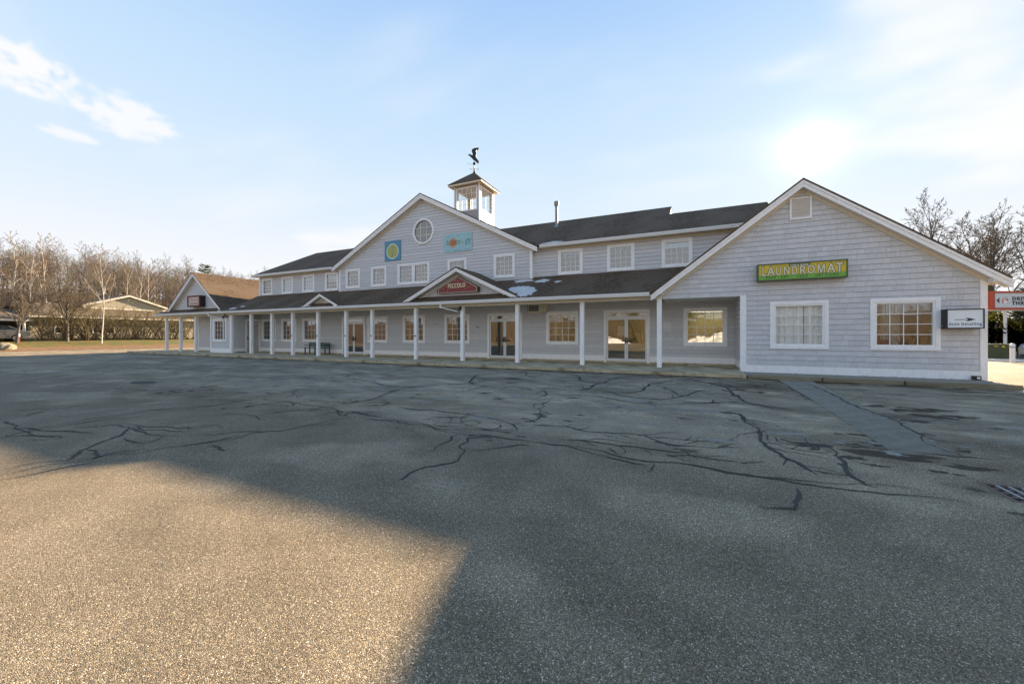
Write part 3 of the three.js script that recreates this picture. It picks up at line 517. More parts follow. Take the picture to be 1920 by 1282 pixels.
// a pair of glazed shop doors under a transom; origin at the middle of the sill
function doorUnit(w, h, { parent = shops, leaves = 2, glass = M.glass } = {}) {
  const o = group('door', parent), W = w / 2, c = 0.12, iw = W - c, top = h - 0.12, leafTop = 2.13;
  PART('casing', merge([box(-W, W, top, h, -0.02, 0.050), box(-W, -iw, 0.0, top, -0.02, 0.046), box(iw, W, 0.0, top, -0.02, 0.046)]), M.white, o);
  PART('transom_frame', merge([box(-iw, iw, leafTop, leafTop + 0.06, -0.08, 0.02), box(-iw, iw, top - 0.035, top, -0.08, 0.02), box(-iw, -iw + 0.05, leafTop + 0.06, top - 0.035, -0.08, 0.02), box(iw - 0.05, iw, leafTop + 0.06, top - 0.035, -0.08, 0.02)]), M.alu, o);
  const tp = new THREE.PlaneGeometry(2 * iw - 0.1, top - 0.035 - leafTop - 0.06); tp.translate(0, (top - 0.035 + leafTop + 0.06) / 2, -0.03); PART('transom_pane', tp, glass, o);
  const lw = 2 * iw / leaves;
  for (let k = 0; k < leaves; k++) {
    const x0 = -iw + k * lw + 0.004, x1 = x0 + lw - 0.008, st = 0.075; PART('door_leaf', merge([box(x0, x0 + st, 0.01, leafTop - 0.004, -0.06, -0.01), box(x1 - st, x1, 0.01, leafTop - 0.004, -0.06, -0.01), box(x0 + st, x1 - st, leafTop - 0.10, leafTop - 0.004, -0.06, -0.01), box(x0 + st, x1 - st, 0.01, 0.19, -0.06, -0.01)]), M.alu, o);
    const p = new THREE.PlaneGeometry(x1 - x0 - 2 * st, leafTop - 0.10 - 0.19); p.rotateY((wr() - 0.5) * 0.012); p.translate((x0 + x1) / 2, (leafTop - 0.10 + 0.19) / 2, -0.035); PART('pane', p, glass, o);
    const hx = k === 0 && leaves > 1 ? x1 - st / 2 : x0 + st / 2, dir = k === 0 && leaves > 1 ? -1 : 1;
    PART('push_bar', merge([box(hx - 0.02, hx + 0.02, 0.92, 1.20, 0.02, 0.05), box(hx - 0.012, hx + 0.012, 0.94, 0.97, -0.01, 0.02), box(hx - 0.012, hx + 0.012, 1.15, 1.18, -0.01, 0.02), box(Math.min(hx, hx + dir * 0.17), Math.max(hx, hx + dir * 0.17), 0.99, 1.03, 0.0, 0.03)]), M.darkMetal, o);
  }
  return o;
}
const at = (o, x, y, z, turn = 0) => { o.position.set(x, y, z); o.rotation.y = turn; return o; };

// plan of the openings: [middle x, ...]; the ground floor windows are 1.70 x 1.68, the upper ones 1.28 square
const LOW = [-29.37, -27.05, -24.70, -18.41, -15.47, -12.36, -6.05, 0.42], DOORS = [-20.53, -9.30, -2.90];
const GABLE_W = [[-20.58, 1.28], [-18.30, 1.28], [-15.52, 2.44], [-12.35, 1.28], [-9.32, 1.28]], RIGHT_W = [-5.68, -3.19, -0.71], LEFT_W = [-29.90, -27.52, -25.20, -22.83];
const hole = (cx, w, y0, y1, c = 0.10) => [cx - w / 2 + c, cx + w / 2 - c, y0 + c, y1 - c];
const ring = (h) => rect(h[0], h[1], h[2], h[3]);

// --- porch wall, ground floor
{
  const holes = [...LOW.map((x) => hole(x, 1.70, 0.94, 2.62)), ...DOORS.map((x) => [x - 0.93, x + 0.93, 0.10, 2.51])];
  const wall = PART('porch_wall', prism(rect(-30.45, 1.567, 0.06, 3.02), -2.22, -2.05, holes.map((h) => ring(h[2] < 0.2 ? [h[0], h[1], 0.1201, h[3]] : h))), M.wall);
  clapboards(wall, { y0: 0.42, y1: 3.0, e: 0.18, xl: () => -30.44, xr: () => 1.55, holes: [...LOW.map((x) => hole(x, 1.70, 0.94, 2.62, 0.05)), ...DOORS.map((x) => [x - 1.0, x + 1.0, 0.1, 2.60])] }, -2.05);
  const edges = [-30.44, ...DOORS.flatMap((x) => [x - 1.055, x + 1.055]), 1.55]; for (let i = 0; i < edges.length; i += 2) PART('skirting_board', box(edges[i], edges[i + 1], 0.19, 0.44, -2.05, -2.018), M.white, wall);
  PART('wall_footing', box(-30.44, 1.55, 0.10, 0.19, -2.06, -2.035), M.concrete, wall);
  for (const x of LOW) at(windowUnit(1.70, 1.68, [4, 4], { panes: true }), x, 1.78, -2.045);
  for (const x of DOORS) at(doorUnit(2.10, 2.50), x, 0.122, -2.045);
  PART('porch_ceiling', box(-30.45, -1.15, 3.0, 3.02, -2.05, 0.02), M.soffit);
}
// --- upper walls: centre gable, and the recessed runs either side
const G = { xc: -14.77, ya: 9.88, sl: 0.518, half: 7.45 }, gy = (x) => G.ya - G.sl * Math.abs(x - G.xc);
{
  const gx0 = -21.86, gx1 = -7.68, holes = GABLE_W.map(([x, w]) => hole(x, w, 4.53, 5.81)), round = [];
  for (let i = 0; i < 40; i++) round.push([-14.76 + 0.66 * Math.cos(-i / 40 * 6.2832), 7.66 + 0.66 * Math.sin(-i / 40 * 6.2832)]);
  const wall = PART('gable_wall', prism([[gx0, 3.6], [gx1, 3.6], [gx1, gy(gx1) - 0.1], [G.xc, G.ya - 0.1], [gx0, gy(gx0) - 0.1]], -2.40, -2.05, [...holes.map(ring), round]), M.wall);
  const inv = (y) => (G.ya - 0.12 - y) / G.sl;
  clapboards(wall, { y0: 4.28, y1: 9.7, e: 0.18, xl: (y) => Math.max(gx0 + 0.12, G.xc - inv(y)), xr: (y) => Math.min(gx1 - 0.12, G.xc + inv(y)), holes: GABLE_W.map(([x, w]) => hole(x, w, 4.53, 5.81, 0.05)), disc: { x: -14.76, y: 7.66, r: 0.72 } }, -2.05);
  for (const [x, s] of [[gx0, 1], [gx1, -1]]) PART('corner_board', box(Math.min(x - 0.01 * s, x + 0.13 * s), Math.max(x - 0.01 * s, x + 0.13 * s), 4.2, gy(x) - 0.1, -2.42, -2.01), M.white, wall);
  for (const [x, w] of GABLE_W) at(windowUnit(w, 1.28, [4, 4], { glass: M.glassUp, mull: w > 2 ? 0.11 : 0, casing: 0.10 }), x, 5.17, -2.045);
  // round window
  const o = at(group('round_window', shops), -14.76, 7.66, -2.045);
  PART('casing', new THREE.LatheGeometry([[0.66, -0.04], [0.66, 0.052], [0.685, 0.062], [0.76, 0.060], [0.785, 0.048], [0.785, 0.0]].map(([x, y]) => new THREE.Vector2(x, y)), 56).rotateX(Math.PI / 2), M.white, o);
  PART('pane', new THREE.CircleGeometry(0.67, 48).translate(0, 0, -0.03), M.glassRound, o);
  const b = []; for (const k of [-0.23, 0.23]) { const l = Math.sqrt(0.66 ** 2 - k * k); b.push(box(k - 0.012, k + 0.012, -l, l, -0.028, -0.008), box(-l, l, k - 0.012, k + 0.012, -0.027, -0.007)); } PART('grille', merge(b), M.vinyl, o);
}
for (const [name, xs, a, b, joined] of [['right', RIGHT_W, -7.70, 3.1, false], ['left', LEFT_W, -30.87, -21.84, true]]) {
  const wall = PART('upper_wall', prism(rect(a, b, 3.7, 6.0), -2.42, -2.25, xs.map((x) => ring(hole(x, 1.28, 4.50, 5.78)))), M.wall);
  clapboards(wall, { y0: 4.34, y1: 5.86, e: 0.18, xl: () => a + 0.02, xr: () => b, holes: xs.map((x) => hole(x, 1.28, 4.50, 5.78, 0.05)) }, -2.25, joined);
  PART('frieze_board', box(a, b, 5.84, 5.93, -2.25, -2.21), M.cream, wall);
  for (const x of xs) at(windowUnit(1.28, 1.28, [4, 4], { glass: M.glassUp, casing: 0.10 }), x, 5.14, -2.245);
  xs.forEach((x, i) => { const drop = name === 'left' ? [0, 1.05, 1.05, 0.5][i] : [0.15, 0.1, 0.3][i]; if (drop) PART('window_shade', box(x - 0.53, x + 0.53, 5.68 - drop, 5.68, -2.36, -2.35), M.vinyl); });
  if (name === 'left') PART('corner_board', box(a - 0.015, a + 0.12, 4.3, 5.84, -2.38, -2.20), M.white, wall);
}

// ---------------------------------------------------------------- roofs
const roofPart = (pts, t = 0.055) => PART('roof', slab(pts, t), M.roof);
const LIP = 0.055;
// a gable roof running back from zF: slopes, rake boards, soffits and the frieze against the wall
function gable({ xc, ya, sl, half, zF, zB, zW, depth = 0.23, lip = true, friezeMat = M.cream, lowL = 0, lowR = 0 }) {
  const y = (d) => ya - sl * d;
  roofPart([V(xc, ya, zF), V(xc, ya, zB), V(xc - half - lowL, y(half + lowL), zB), V(xc - half - lowL, y(half + lowL), zF)]);
  roofPart([V(xc, ya, zB), V(xc, ya, zF), V(xc + half + lowR, y(half + lowR), zF), V(xc + half + lowR, y(half + lowR), zB)]);
  const t = 0.07;   // underside of the roof, measured straight down
  for (const s of [-1, 1]) {
    const strip = (d0, d1, top, bot, z0, z1) => prism([[xc + s * d0, y(d0) - top], [xc + s * d1, y(d1) - top], [xc + s * d1, y(d1) - bot], [xc + s * d0, y(d0) - bot]], z0, z1);
    const rb = PART('rake_board', strip(0.0005, half + 0.02, t, t + depth, zF - 0.075, zF - 0.035), M.white);
    PART('rake_trim', strip(0.0005, half + 0.03, t - 0.004, t + 0.085, zF - 0.034, zF - 0.008), M.white, rb);
    if (zW !== undefined) {
      PART('soffit', strip(0.001, half, t + depth - 0.05, t + depth - 0.03, zW + 0.002, zF - 0.076), M.soffit);
      PART('frieze_board', strip(0.001, half - 0.25, t + depth - 0.03, t + depth + 0.09, zW + 0.004, zW + 0.05), friezeMat);
    }
  }
}
// main roof, ridge along the row
{
  const e = [6.06, -1.85], r = [8.88, -7.5], r2 = [7.90, -5.54];
  const cutY = e[0] + 0.499 * 0.6;   // behind the centre gable the eave is left out
  roofPart([V(-31.15, e[0], e[1]), V(-21.9, e[0], e[1]), V(-21.9, cutY, -2.45), V(-7.64, cutY, -2.45), V(-7.64, e[0], e[1]), V(-1.18, e[0], e[1]), V(-1.18, r[0], r[1]), V(-31.15, r[0], r[1])]);
  roofPart([V(-31.15, r[0], r[1]), V(-1.18, r[0], r[1]), V(-1.18, e[0], -13.15), V(-31.15, e[0], -13.15)]);
  roofPart([V(-1.18, e[0], e[1]), V(3.2, e[0], e[1]), V(3.2, r2[0], r2[1]), V(-1.18, r2[0], r2[1])]);
  roofPart([V(-1.18, r2[0], r2[1]), V(3.2, r2[0], r2[1]), V(3.2, 5.2, -11), V(-1.18, 5.2, -11)]);
  // gable ends: the step in the ridge on the right, and the left end
  const end = (x, s, pts) => { const g = prism(pts.map(([z, y]) => [z, y]), 0, 0.12); g.rotateY(-Math.PI / 2); g.translate(x, 0, 0); return g; };
  PART('end_wall', end(-1.20, 1, [[-2.3, 5.7], [-12.8, 5.7], [-12.8, 6.0], [-7.5, 8.76], [-2.3, 5.95]]), M.white);
  PART('end_wall', end(-30.76, 1, [[-2.3, 3.0], [-12.8, 3.0], [-12.8, 6.0], [-7.5, 8.76], [-2.3, 5.95]]), M.wall);
  PART('end_wall', end(3.2, 1, [[-2.3, 3.0], [-10.8, 3.0], [-10.8, 5.1], [-5.54, 7.78], [-2.3, 5.95]]), M.wall);
  // eaves of the two upper runs
  for (const [a, b] of [[-31.18, -22.0], [-7.45, 3.1]]) { PART('eave_soffit', box(a, b, 5.93, 5.95, -2.24, -1.90), M.cream); }
}
gable({ ...G, zF: -1.70, zB: -13.3, zW: -2.05 });
gable({ xc: 3.42, ya: 6.87, sl: 0.753, half: 4.98, zF: 0.36, zB: -12.5, zW: 0.0 });
gable({ xc: -35.5, ya: 6.33, sl: 0.77, half: 3.9, zF: 0.12, zB: -12.5, zW: -0.25, lowR: 0.75 });
gable({ xc: -20.85, ya: 4.02, sl: 0.47, half: 1.56, zF: 0.32, zB: -1.6, zW: -0.10, depth: 0.15, friezeMat: M.white });
gable({ xc: -10.9, ya: 4.88, sl: 0.466, half: 3.46, zF: 0.32, zB: -2.04, zW: -0.22, depth: 0.17, friezeMat: M.white });
// porch roof, falling to the gutter, with the shallow hipped end on the left
{
  const py = (z) => 3.14 + 0.5 * (0.45 - z);
  roofPart([V(-31.0, 3.14, 0.45), V(-1.50, 3.14, 0.45), V(0.38, py(-2.3), -2.3), V(-31.0, py(-2.3), -2.3)]);
  roofPart([V(-40.45, 3.14, 0.45), V(-31.0, 3.14, 0.45), V(-31.0, py(-0.3), -0.3), V(-39.7, py(-0.3), -0.3)]);
  roofPart([V(-40.45, 3.14, 0.45), V(-39.7, py(-0.3), -0.3), V(-39.7, py(-0.3), -8), V(-40.45, 3.14, -8)]);
  // beam on the posts, soffit and gutter
  PART('porch_beam', box(-39.6, -1.16, 2.87, 3.055, -0.10, 0.10), M.cream);
  PART('porch_beam', box(-39.62, -39.42, 2.87, 3.055, -6, -0.10), M.cream);
  PART('porch_soffit', box(-40.4, -1.6, 3.035, 3.05, 0.10, 0.36), M.cream);
  const G1 = (a, b, y, z) => merge([box(a, b, y, y + 0.135, z, z + 0.075), box(a, b, y + 0.085, y + 0.15, z + 0.0755, z + 0.115), box(a, b, y + 0.02, y + 0.0845, z + 0.0755, z + 0.095)]);
  for (const [a, b] of [[-40.5, -33.2], [-33.19, -22.6], [-22.59, -13.2], [-13.19, -1.62]]) PART('gutter', G1(a, b, 2.99, 0.365), M.gutter);
  PART('gutter', merge([box(-40.56, -40.50, 2.99, 3.125, -8, 0.44)]), M.gutter);
  for (const [a, b] of [[-31.2, -22.3], [-7.2, 2.6]]) PART('gutter', G1(a, b, 5.915, -1.90), M.gutter);
  // short leaders from the gutter back to the posts
  for (const [x, tx] of [[-32.6, -31.3], [-11.75, -10.9]]) PART('downspout', merge([box(x - 0.04, x + 0.04, 2.80, 2.99, 0.38, 0.45), new THREE.TubeGeometry(new THREE.LineCurve3(V(x, 2.84, 0.415), V(tx, 2.62, 0.13)), 1, 0.032, 8)]), M.gutter);
  PART('downspout', box(-31.42, -31.34, 0.95, 2.62, 0.04, 0.10), M.gutter);
  for (const x of [-31.25, -19.35]) PART('snow_guard', box(x - 0.1, x + 0.1, 3.145, 3.20, 0.36, 0.47), M.vinyl);
}
// porch posts
const POSTS = [-1.278, -4.465, -7.602, -10.675, -13.652, -16.81, -18.90, -21.336, -23.733, -25.858, -28.141, -35.152, -37.351, -39.52];
for (const x of POSTS) {
  const s = new THREE.Shape(), h = 0.092, c = 0.012; s.moveTo(-h + c, -h).lineTo(h - c, -h).lineTo(h, -h + c).lineTo(h, h - c).lineTo(h - c, h).lineTo(-h + c, h).lineTo(-h, h - c).lineTo(-h, -h + c).closePath();
  const g = new THREE.ExtrudeGeometry(s, { depth: 2.75, bevelEnabled: false }); g.rotateX(-Math.PI / 2); g.translate(x, 0.119, 0);
  const p = PART('post', g, M.white);
  if (x > -25 && x < -13) PART('post_mark', box(x - 0.06, x + 0.06, 1.36, 1.41, 0.092, 0.112), M.darkMetal, p);  // small dark mark at mid post, built as a thin plate
}
// --- little gables over the porch
PART('peak_wall', prism([[-22.2, 3.3], [-19.5, 3.3], [-20.85, 3.86]], -0.14, -0.10), M.cream);
{ const w = PART('peak_wall', prism([[-14.0, 3.36], [-7.8, 3.36], [-10.9, 4.74]], -0.26, -0.22), M.siding[1]);}

// ---------------------------------------------------------------- laundromat wing
{
  const L = { xc: 3.42, ya: 6.87, sl: 0.753 }, ly = (x) => L.ya - L.sl * Math.abs(x - L.xc) - 0.10, x0 = -1.154, x1 = 8.0;
  const holes = [hole(3.345, 1.70, 0.94, 2.63), hole(6.145, 1.70, 0.94, 2.63)];
  const wall = PART('laundromat_wall', prism([[1.567, 0.05], [x1, 0.05], [x1, ly(x1)], [L.xc, ly(L.xc)], [x0, ly(x0)], [x0, 2.90], [1.567, 2.90]], -0.16, 0.0, holes.map(ring)), M.wall);
  const inv = (y) => (L.ya - 0.14 - y) / L.sl;
  shingles(wall, { y0: 0.335, y1: 6.7, e: 0.181, xl: (y) => Math.max(y < 2.85 ? 1.75 : x0 + 0.01, L.xc - inv(y)), xr: (y) => Math.min(x1 - 0.13, L.xc + inv(y)), holes: [hole(3.345, 1.70, 0.94, 2.63, 0.05), hole(6.145, 1.70, 0.94, 2.63, 0.05)] }, 0.0, 298);
  PART('skirting_board', box(1.75, x1 - 0.13, 0.06, 0.335, 0.0, 0.030), M.white, wall);
  PART('corner_board', box(1.555, 1.75, 0.06, 2.90, -0.10, 0.036), M.white, wall);
  PART('corner_board', box(x1 - 0.13, x1 + 0.03, 0.03, ly(x1) - 0.08, -0.14, 0.038), M.white, wall);
  for (const x of [3.345, 6.145]) at(windowUnit(1.70, 1.69, [4, 4], { panes: true, glass: x < 4 ? M.clearish : M.glass }), x, 1.785, 0.006);
  // return wall of the recess, seen from its left
  const ret = PART('return_wall', box(1.567, 1.72, 0.06, 2.92, -2.05, -0.161), M.wall);
  const rg = group('return_siding', shops); rg.position.set(1.567, 0, -2.05); rg.rotation.y = -Math.PI / 2;
  clapboards(rg, { y0: 0.42, y1: 2.9, e: 0.18, xl: () => 0.02, xr: () => 1.94, holes: [] }, 0.0, true);
  PART('skirting_board', box(0.03, 1.94, 0.19, 0.44, 0.0, 0.03), M.white, rg);
  PART('recess_ceiling', box(-1.15, 1.567, 2.90, 2.92, -2.05, -0.161), M.soffit);
  // side and back walls, boxed eaves
  PART('side_wall', box(x1 - 0.16, x1, 0.02, 3.40, -12.2, -0.161), M.wall);
  PART('eave_return', prism([[x1 + 0.031, 3.02], [8.36, 3.02], [8.36, 3.06], [x1 + 0.031, 3.33]], -0.30, 0.28), M.white);
  PART('eave_return', prism([[-1.16, 3.06], [-1.56, 3.06], [-1.56, 3.08], [-1.16, 3.35]], 0.05, 0.28), M.white);
  PART('eave_soffit', box(x1 + 0.01, 8.37, 3.0, 3.02, -12.2, -0.301), M.cream);
  // louvred attic vent
  const v = at(group('gable_vent', shops), 3.40, 5.905, 0.022);
  PART('frame', merge([box(-0.32, 0.32, 0.33, 0.385, 0, 0.05), box(-0.32, 0.32, -0.385, -0.33, 0, 0.05), box(-0.32, -0.265, -0.33, 0.33, 0, 0.05), box(0.265, 0.32, -0.33, 0.33, 0, 0.05)]), M.white, v);
  PART('backing', box(-0.265, 0.265, -0.33, 0.33, 0, 0.006), M.black, v);
  for (let i = 0; i < 11; i++) { const g = new THREE.BoxGeometry(0.53, 0.052, 0.008); g.rotateX(0.75); g.translate(0, -0.295 + i * 0.059, 0.026); PART('slat', g, M.white, v); }
}
// ---------------------------------------------------------------- left wing: bay, recess wall and gable
{
  const bay = PART('bay_wall', prism(rect(-33.145, -30.45, 0.10, 2.87), -0.16, 0.0, [ring(hole(-31.95, 1.70, 0.94, 2.62))]), M.wall);
  clapboards(bay, { y0: 0.44, y1: 2.86, e: 0.18, xl: () => -33.03, xr: () => -30.57, holes: [hole(-31.95, 1.70, 0.94, 2.62, 0.05)] }, 0.0, true);
  PART('skirting_board', box(-33.03, -30.68, 0.11, 0.44, 0.0, 0.03), M.white, bay);
  PART('corner_board', box(-33.16, -33.03, 0.11, 2.87, -0.12, 0.034), M.white, bay); PART('corner_board', box(-30.68, -30.44, 0.11, 2.87, -0.12, 0.034), M.white, bay);
  at(windowUnit(1.70, 1.69, [4, 4], { panes: false }), -31.95, 1.78, 0.006);
  // side of the bay towards the porch, with its door
  const side = PART('side_wall', (() => { const g = prism([[0, 0.1], [0, 3.02], [1.89, 3.02], [1.89, 0.1]], -0.16, 0, [rect(0.16, 0.92, 0.1201, 2.50)]); g.rotateY(Math.PI / 2); g.translate(-30.45, 0, -0.161); return g; })(), M.wall);
  const sg = group('side_siding', shops); sg.position.set(-30.45, 0, -0.16); sg.rotation.y = Math.PI / 2;
  clapboards(sg, { y0: 0.44, y1: 3.0, e: 0.18, xl: () => 0.0, xr: () => 0.72, holes: [] }, 0.0, true);
  PART('skirting_board', box(0.0, 0.72, 0.19, 0.44, 0, 0.03), M.white, sg);
  at(doorUnit(1.12, 2.50, { leaves: 1, parent: shops }), -30.445, 0.122, -1.47, Math.PI / 2);
    const rec = PART('recess_wall', box(-37.5, -33.15, 0.1, 3.0, -1.5, -1.35), M.wall);
  clapboards(rec, { y0: 0.42, y1: 2.98, e: 0.18, xl: () => -37.5, xr: () => -33.16, holes: [] }, -1.35, true);
  PART('skirting_board', box(-37.5, -33.16, 0.16, 0.42, -1.35, -1.32), M.white, rec);
  PART('corner_board', box(-37.62, -37.5, 0.12, 3.0, -1.52, -1.31), M.white, rec);
  PART('side_wall', box(-37.5, -37.35, 0.1, 3.2, -12.2, -1.501), M.wall);
  PART('bay_return', box(-33.145, -33.0, 0.1, 2.99, -1.35, -0.161), M.wall);
  PART('porch_ceiling', box(-39.5, -33.15, 3.0, 3.02, -6, 0.02), M.soffit);
  const gw = PART('gable_wall', prism([[-39.1, 3.3], [-31.9, 3.3], [-35.5, 6.1]], -0.40, -0.25), M.wall);
  clapboards(gw, { y0: 3.46, y1: 6.05, e: 0.18, xl: (y) => -35.5 - (6.12 - y) / 0.77, xr: (y) => -35.5 + (6.12 - y) / 0.77, holes: [] }, -0.25, true);
}
// ---------------------------------------------------------------- cupola
{
  const cx = -14.8, cz = -8.05, h = 1.05, c = PART('cupola', merge([box(cx - h, cx + h, 8.6, 10.32, cz - h, cz + h), box(cx - h, cx + h, 12.06, 12.28, cz - h, cz + h), ...[[-1, -1], [-1, 1], [1, -1], [1, 1]].map(([a, b]) => box(Math.min(cx + a * h, cx + a * (h - 0.22)), Math.max(cx + a * h, cx + a * (h - 0.22)), 10.32, 12.06, Math.min(cz + b * h, cz + b * (h - 0.22)), Math.max(cz + b * h, cz + b * (h - 0.22))))]), M.cupola);
  const faces = [[0, 0, h], [Math.PI / 2, h, 0], [Math.PI, 0, -h], [-Math.PI / 2, -h, 0]];
  for (const [turn, dx, dz] of faces) {
    const w = group('cupola_window', shops); w.position.set(cx + dx, 11.19, cz + dz); w.rotation.y = turn;
    const a = 0.83, b = 0.87, t = 0.085;
    PART('casing', merge([box(-a - 0.06, a + 0.06, b - t, b, -0.02, 0.04), box(-a - 0.06, a + 0.06, -b, -b + t, -0.02, 0.04), box(-a - 0.06, -a + t - 0.06, -b + t, b - t, -0.02, 0.037), box(a - t + 0.06, a + 0.06, -b + t, b - t, -0.02, 0.037)]), M.white, w);
    PART('pane', new THREE.PlaneGeometry(2 * a - 0.1, 2 * b - 2 * t).translate(0, 0, 0.0), M.clear, w);
    const bars = []; if (turn === 0 || turn === Math.PI) for (let i = 1; i < 4; i++) bars.push(box(-0.78 + 1.56 * i / 4 - 0.009, -0.78 + 1.56 * i / 4 + 0.009, -b + t, b - t, -0.015, 0.012)); if (turn === 0 || turn === Math.PI) for (let j = 1; j < 4; j++) bars.push(box(-0.78, 0.78, -0.76 + 1.52 * j / 4 - 0.009, -0.76 + 1.52 * j / 4 + 0.009, -0.014, 0.011)); if (bars.length) PART('grille', merge(bars), M.vinyl, w);
    const cg = []; for (let y = 9.0; y < 10.3; y += 0.15) cg.push(board(-h + 0.08, h - 0.08, -h + 0.08, h - 0.08, y - 11.19, y + 0.15 - 11.19, 0, 0.02, 0.005, y, y)); PART('shingle_courses', merge(cg), M.cupola, w);
  }
  for (const [a, b] of [[-1, -1], [-1, 1], [1, -1], [1, 1]]) PART('corner_board', box(cx + a * h - 0.09 * (a > 0) - 0.03 * (a < 0), cx + a * h + 0.03 * (a > 0) + 0.09 * (a < 0), 9.2, 12.2, cz + b * h - 0.09 * (b > 0) - 0.03 * (b < 0), cz + b * h + 0.03 * (b > 0) + 0.09 * (b < 0)), M.white, c);
  PART('cupola_ceiling', box(cx - 1.0, cx + 1.0, 12.07, 12.10, cz - 1.0, cz + 1.0), M.soffit);
  const e = 1.42, ey = 12.30, ap = V(cx, 13.52, cz), q = [V(cx - e, ey, cz + e), V(cx + e, ey, cz + e), V(cx + e, ey, cz - e), V(cx - e, ey, cz - e)];
  for (let i = 0; i < 4; i++) PART('cupola_roof', slab([q[i], q[(i + 1) % 4], ap], 0.05), M.roof);
  PART('cupola_eave', merge([box(cx - 1.36, cx + 1.36, 12.20, 12.225, cz - 1.36, cz + 1.36), box(cx - 1.385, cx + 1.385, 12.16, 12.27, cz + 1.36, cz + 1.385), box(cx - 1.385, cx + 1.385, 12.16, 12.27, cz - 1.385, cz - 1.36), box(cx + 1.36, cx + 1.385, 12.16, 12.27, cz - 1.36, cz + 1.36), box(cx - 1.385, cx - 1.36, 12.16, 12.27, cz - 1.36, cz + 1.36)]), M.cream);
}
// vent pipe through the roof
{ const p = PART('vent_pipe', new THREE.CylinderGeometry(0.085, 0.085, 1.5, 16).translate(-7.69, 8.72, -6.0), M.steel); PART('cap', new THREE.LatheGeometry([[0.0, 0.30], [0.13, 0.30], [0.15, 0.26], [0.15, 0.10], [0.12, 0.06], [0.12, 0.0]].map(([x, y]) => new THREE.Vector2(x, y)), 16).translate(-7.69, 9.36, -6.0), M.steel, p); PART('flashing', new THREE.CylinderGeometry(0.10, 0.20, 0.16, 16).translate(-7.69, 8.10, -6.0), M.steel, p); }
// ---------------------------------------------------------------- inside of the shops, seen through the glass
{
  PART('floor', box(-30.6, 7.84, 0.0, 0.11, -12.6, -2.23), M.floor); PART('floor', box(1.73, 7.84, 0.0, 0.105, -2.229, -0.17), M.floor);
  PART('ceiling', box(-30.6, 7.84, 3.06, 3.12, -12.6, -2.23), M.inner); PART('ceiling', box(1.73, 7.84, 3.06, 3.12, -2.229, -0.17), M.inner);
  PART('back_wall', box(-37.5, 7.84, 0.0, 6.0, -12.8, -12.61), M.inner);
  for (const [x, m] of [[-27.9, M.innerDark], [-22.4, M.innerDark], [-17.0, M.innerDark], [-10.7, M.innerDark], [-7.4, M.inner]]) PART('partition', box(x - 0.06, x + 0.06, 0.11, 3.06, -12.6, -2.23), m);
  PART('partition', box(-22.3, -17.06, 0.11, 3.06, -5.6, -5.5), M.innerDark); PART('partition', box(-16.9, -10.8, 0.11, 3.06, -6.6, -6.5), M.innerDark); PART('partition', box(-30.6, -28.0, 0.11, 3.06, -5.6, -5.5), M.innerDark); PART('partition', box(-27.8, -22.5, 0.11, 3.06, -6.1, -6.0), M.innerDark);
  PART('floor', box(-30.7, 3.1, 3.36, 3.42, -12.6, -2.43), M.floor); PART('ceiling', box(-30.7, 3.1, 5.94, 5.99, -12.6, -2.43), M.upstairs);
  PART('partition', box(-30.7, 3.1, 3.42, 5.94, -5.1, -5.0), M.upstairs);
  PART('bay_room', merge([box(-33.1, -30.6, 0.1, 0.14, -1.9, -0.17), box(-33.0, -30.6, 3.03, 3.07, -1.9, -0.17), box(-33.0, -30.6, 0.14, 3.03, -2.0, -1.9)]), M.innerDark);
  // timber boards stood behind the glass of the middle door
  for (let i = 0; i < 9; i++) PART('timber_board', box(-9.72 + i * 0.165, -9.72 + i * 0.165 + 0.16, 0.12, 2.10, -2.62 - 0.01 * (i % 2), -2.58 - 0.01 * (i % 2)), std(0.34 + 0.05 * (i % 3), 0.20 + 0.03 * (i % 2), 0.10, { roughness: 0.6 }));
}
setup(shops);

// ---------------------------------------------------------------- signs
function canvasTex(w, h, draw) { const c = document.createElement('canvas'); c.width = w; c.height = h; const x = c.getContext('2d'); draw(x, w, h); const t = new THREE.CanvasTexture(c); t.colorSpace = THREE.SRGBColorSpace; t.magFilter = THREE.LinearFilter; t.anisotropy = 8; return t; }
const faceMat = (tex, o = {}) => new THREE.MeshStandardMaterial({ map: tex, roughness: 0.4, ...o });
const plane = (w, h, x, y, z) => new THREE.PlaneGeometry(w, h).translate(x, y, z);
function fitText(x, s, cx, y, width, font, fill, stroke, lw) { x.save(); x.font = font; const m = x.measureText(s).width; x.translate(cx, y); x.scale(width / m, 1); x.textAlign = 'center'; if (stroke) { x.lineWidth = lw; x.strokeStyle = stroke; x.lineJoin = 'round'; x.strokeText(s, 0, 0); } x.fillStyle = fill; x.fillText(s, 0, 0); x.restore(); }
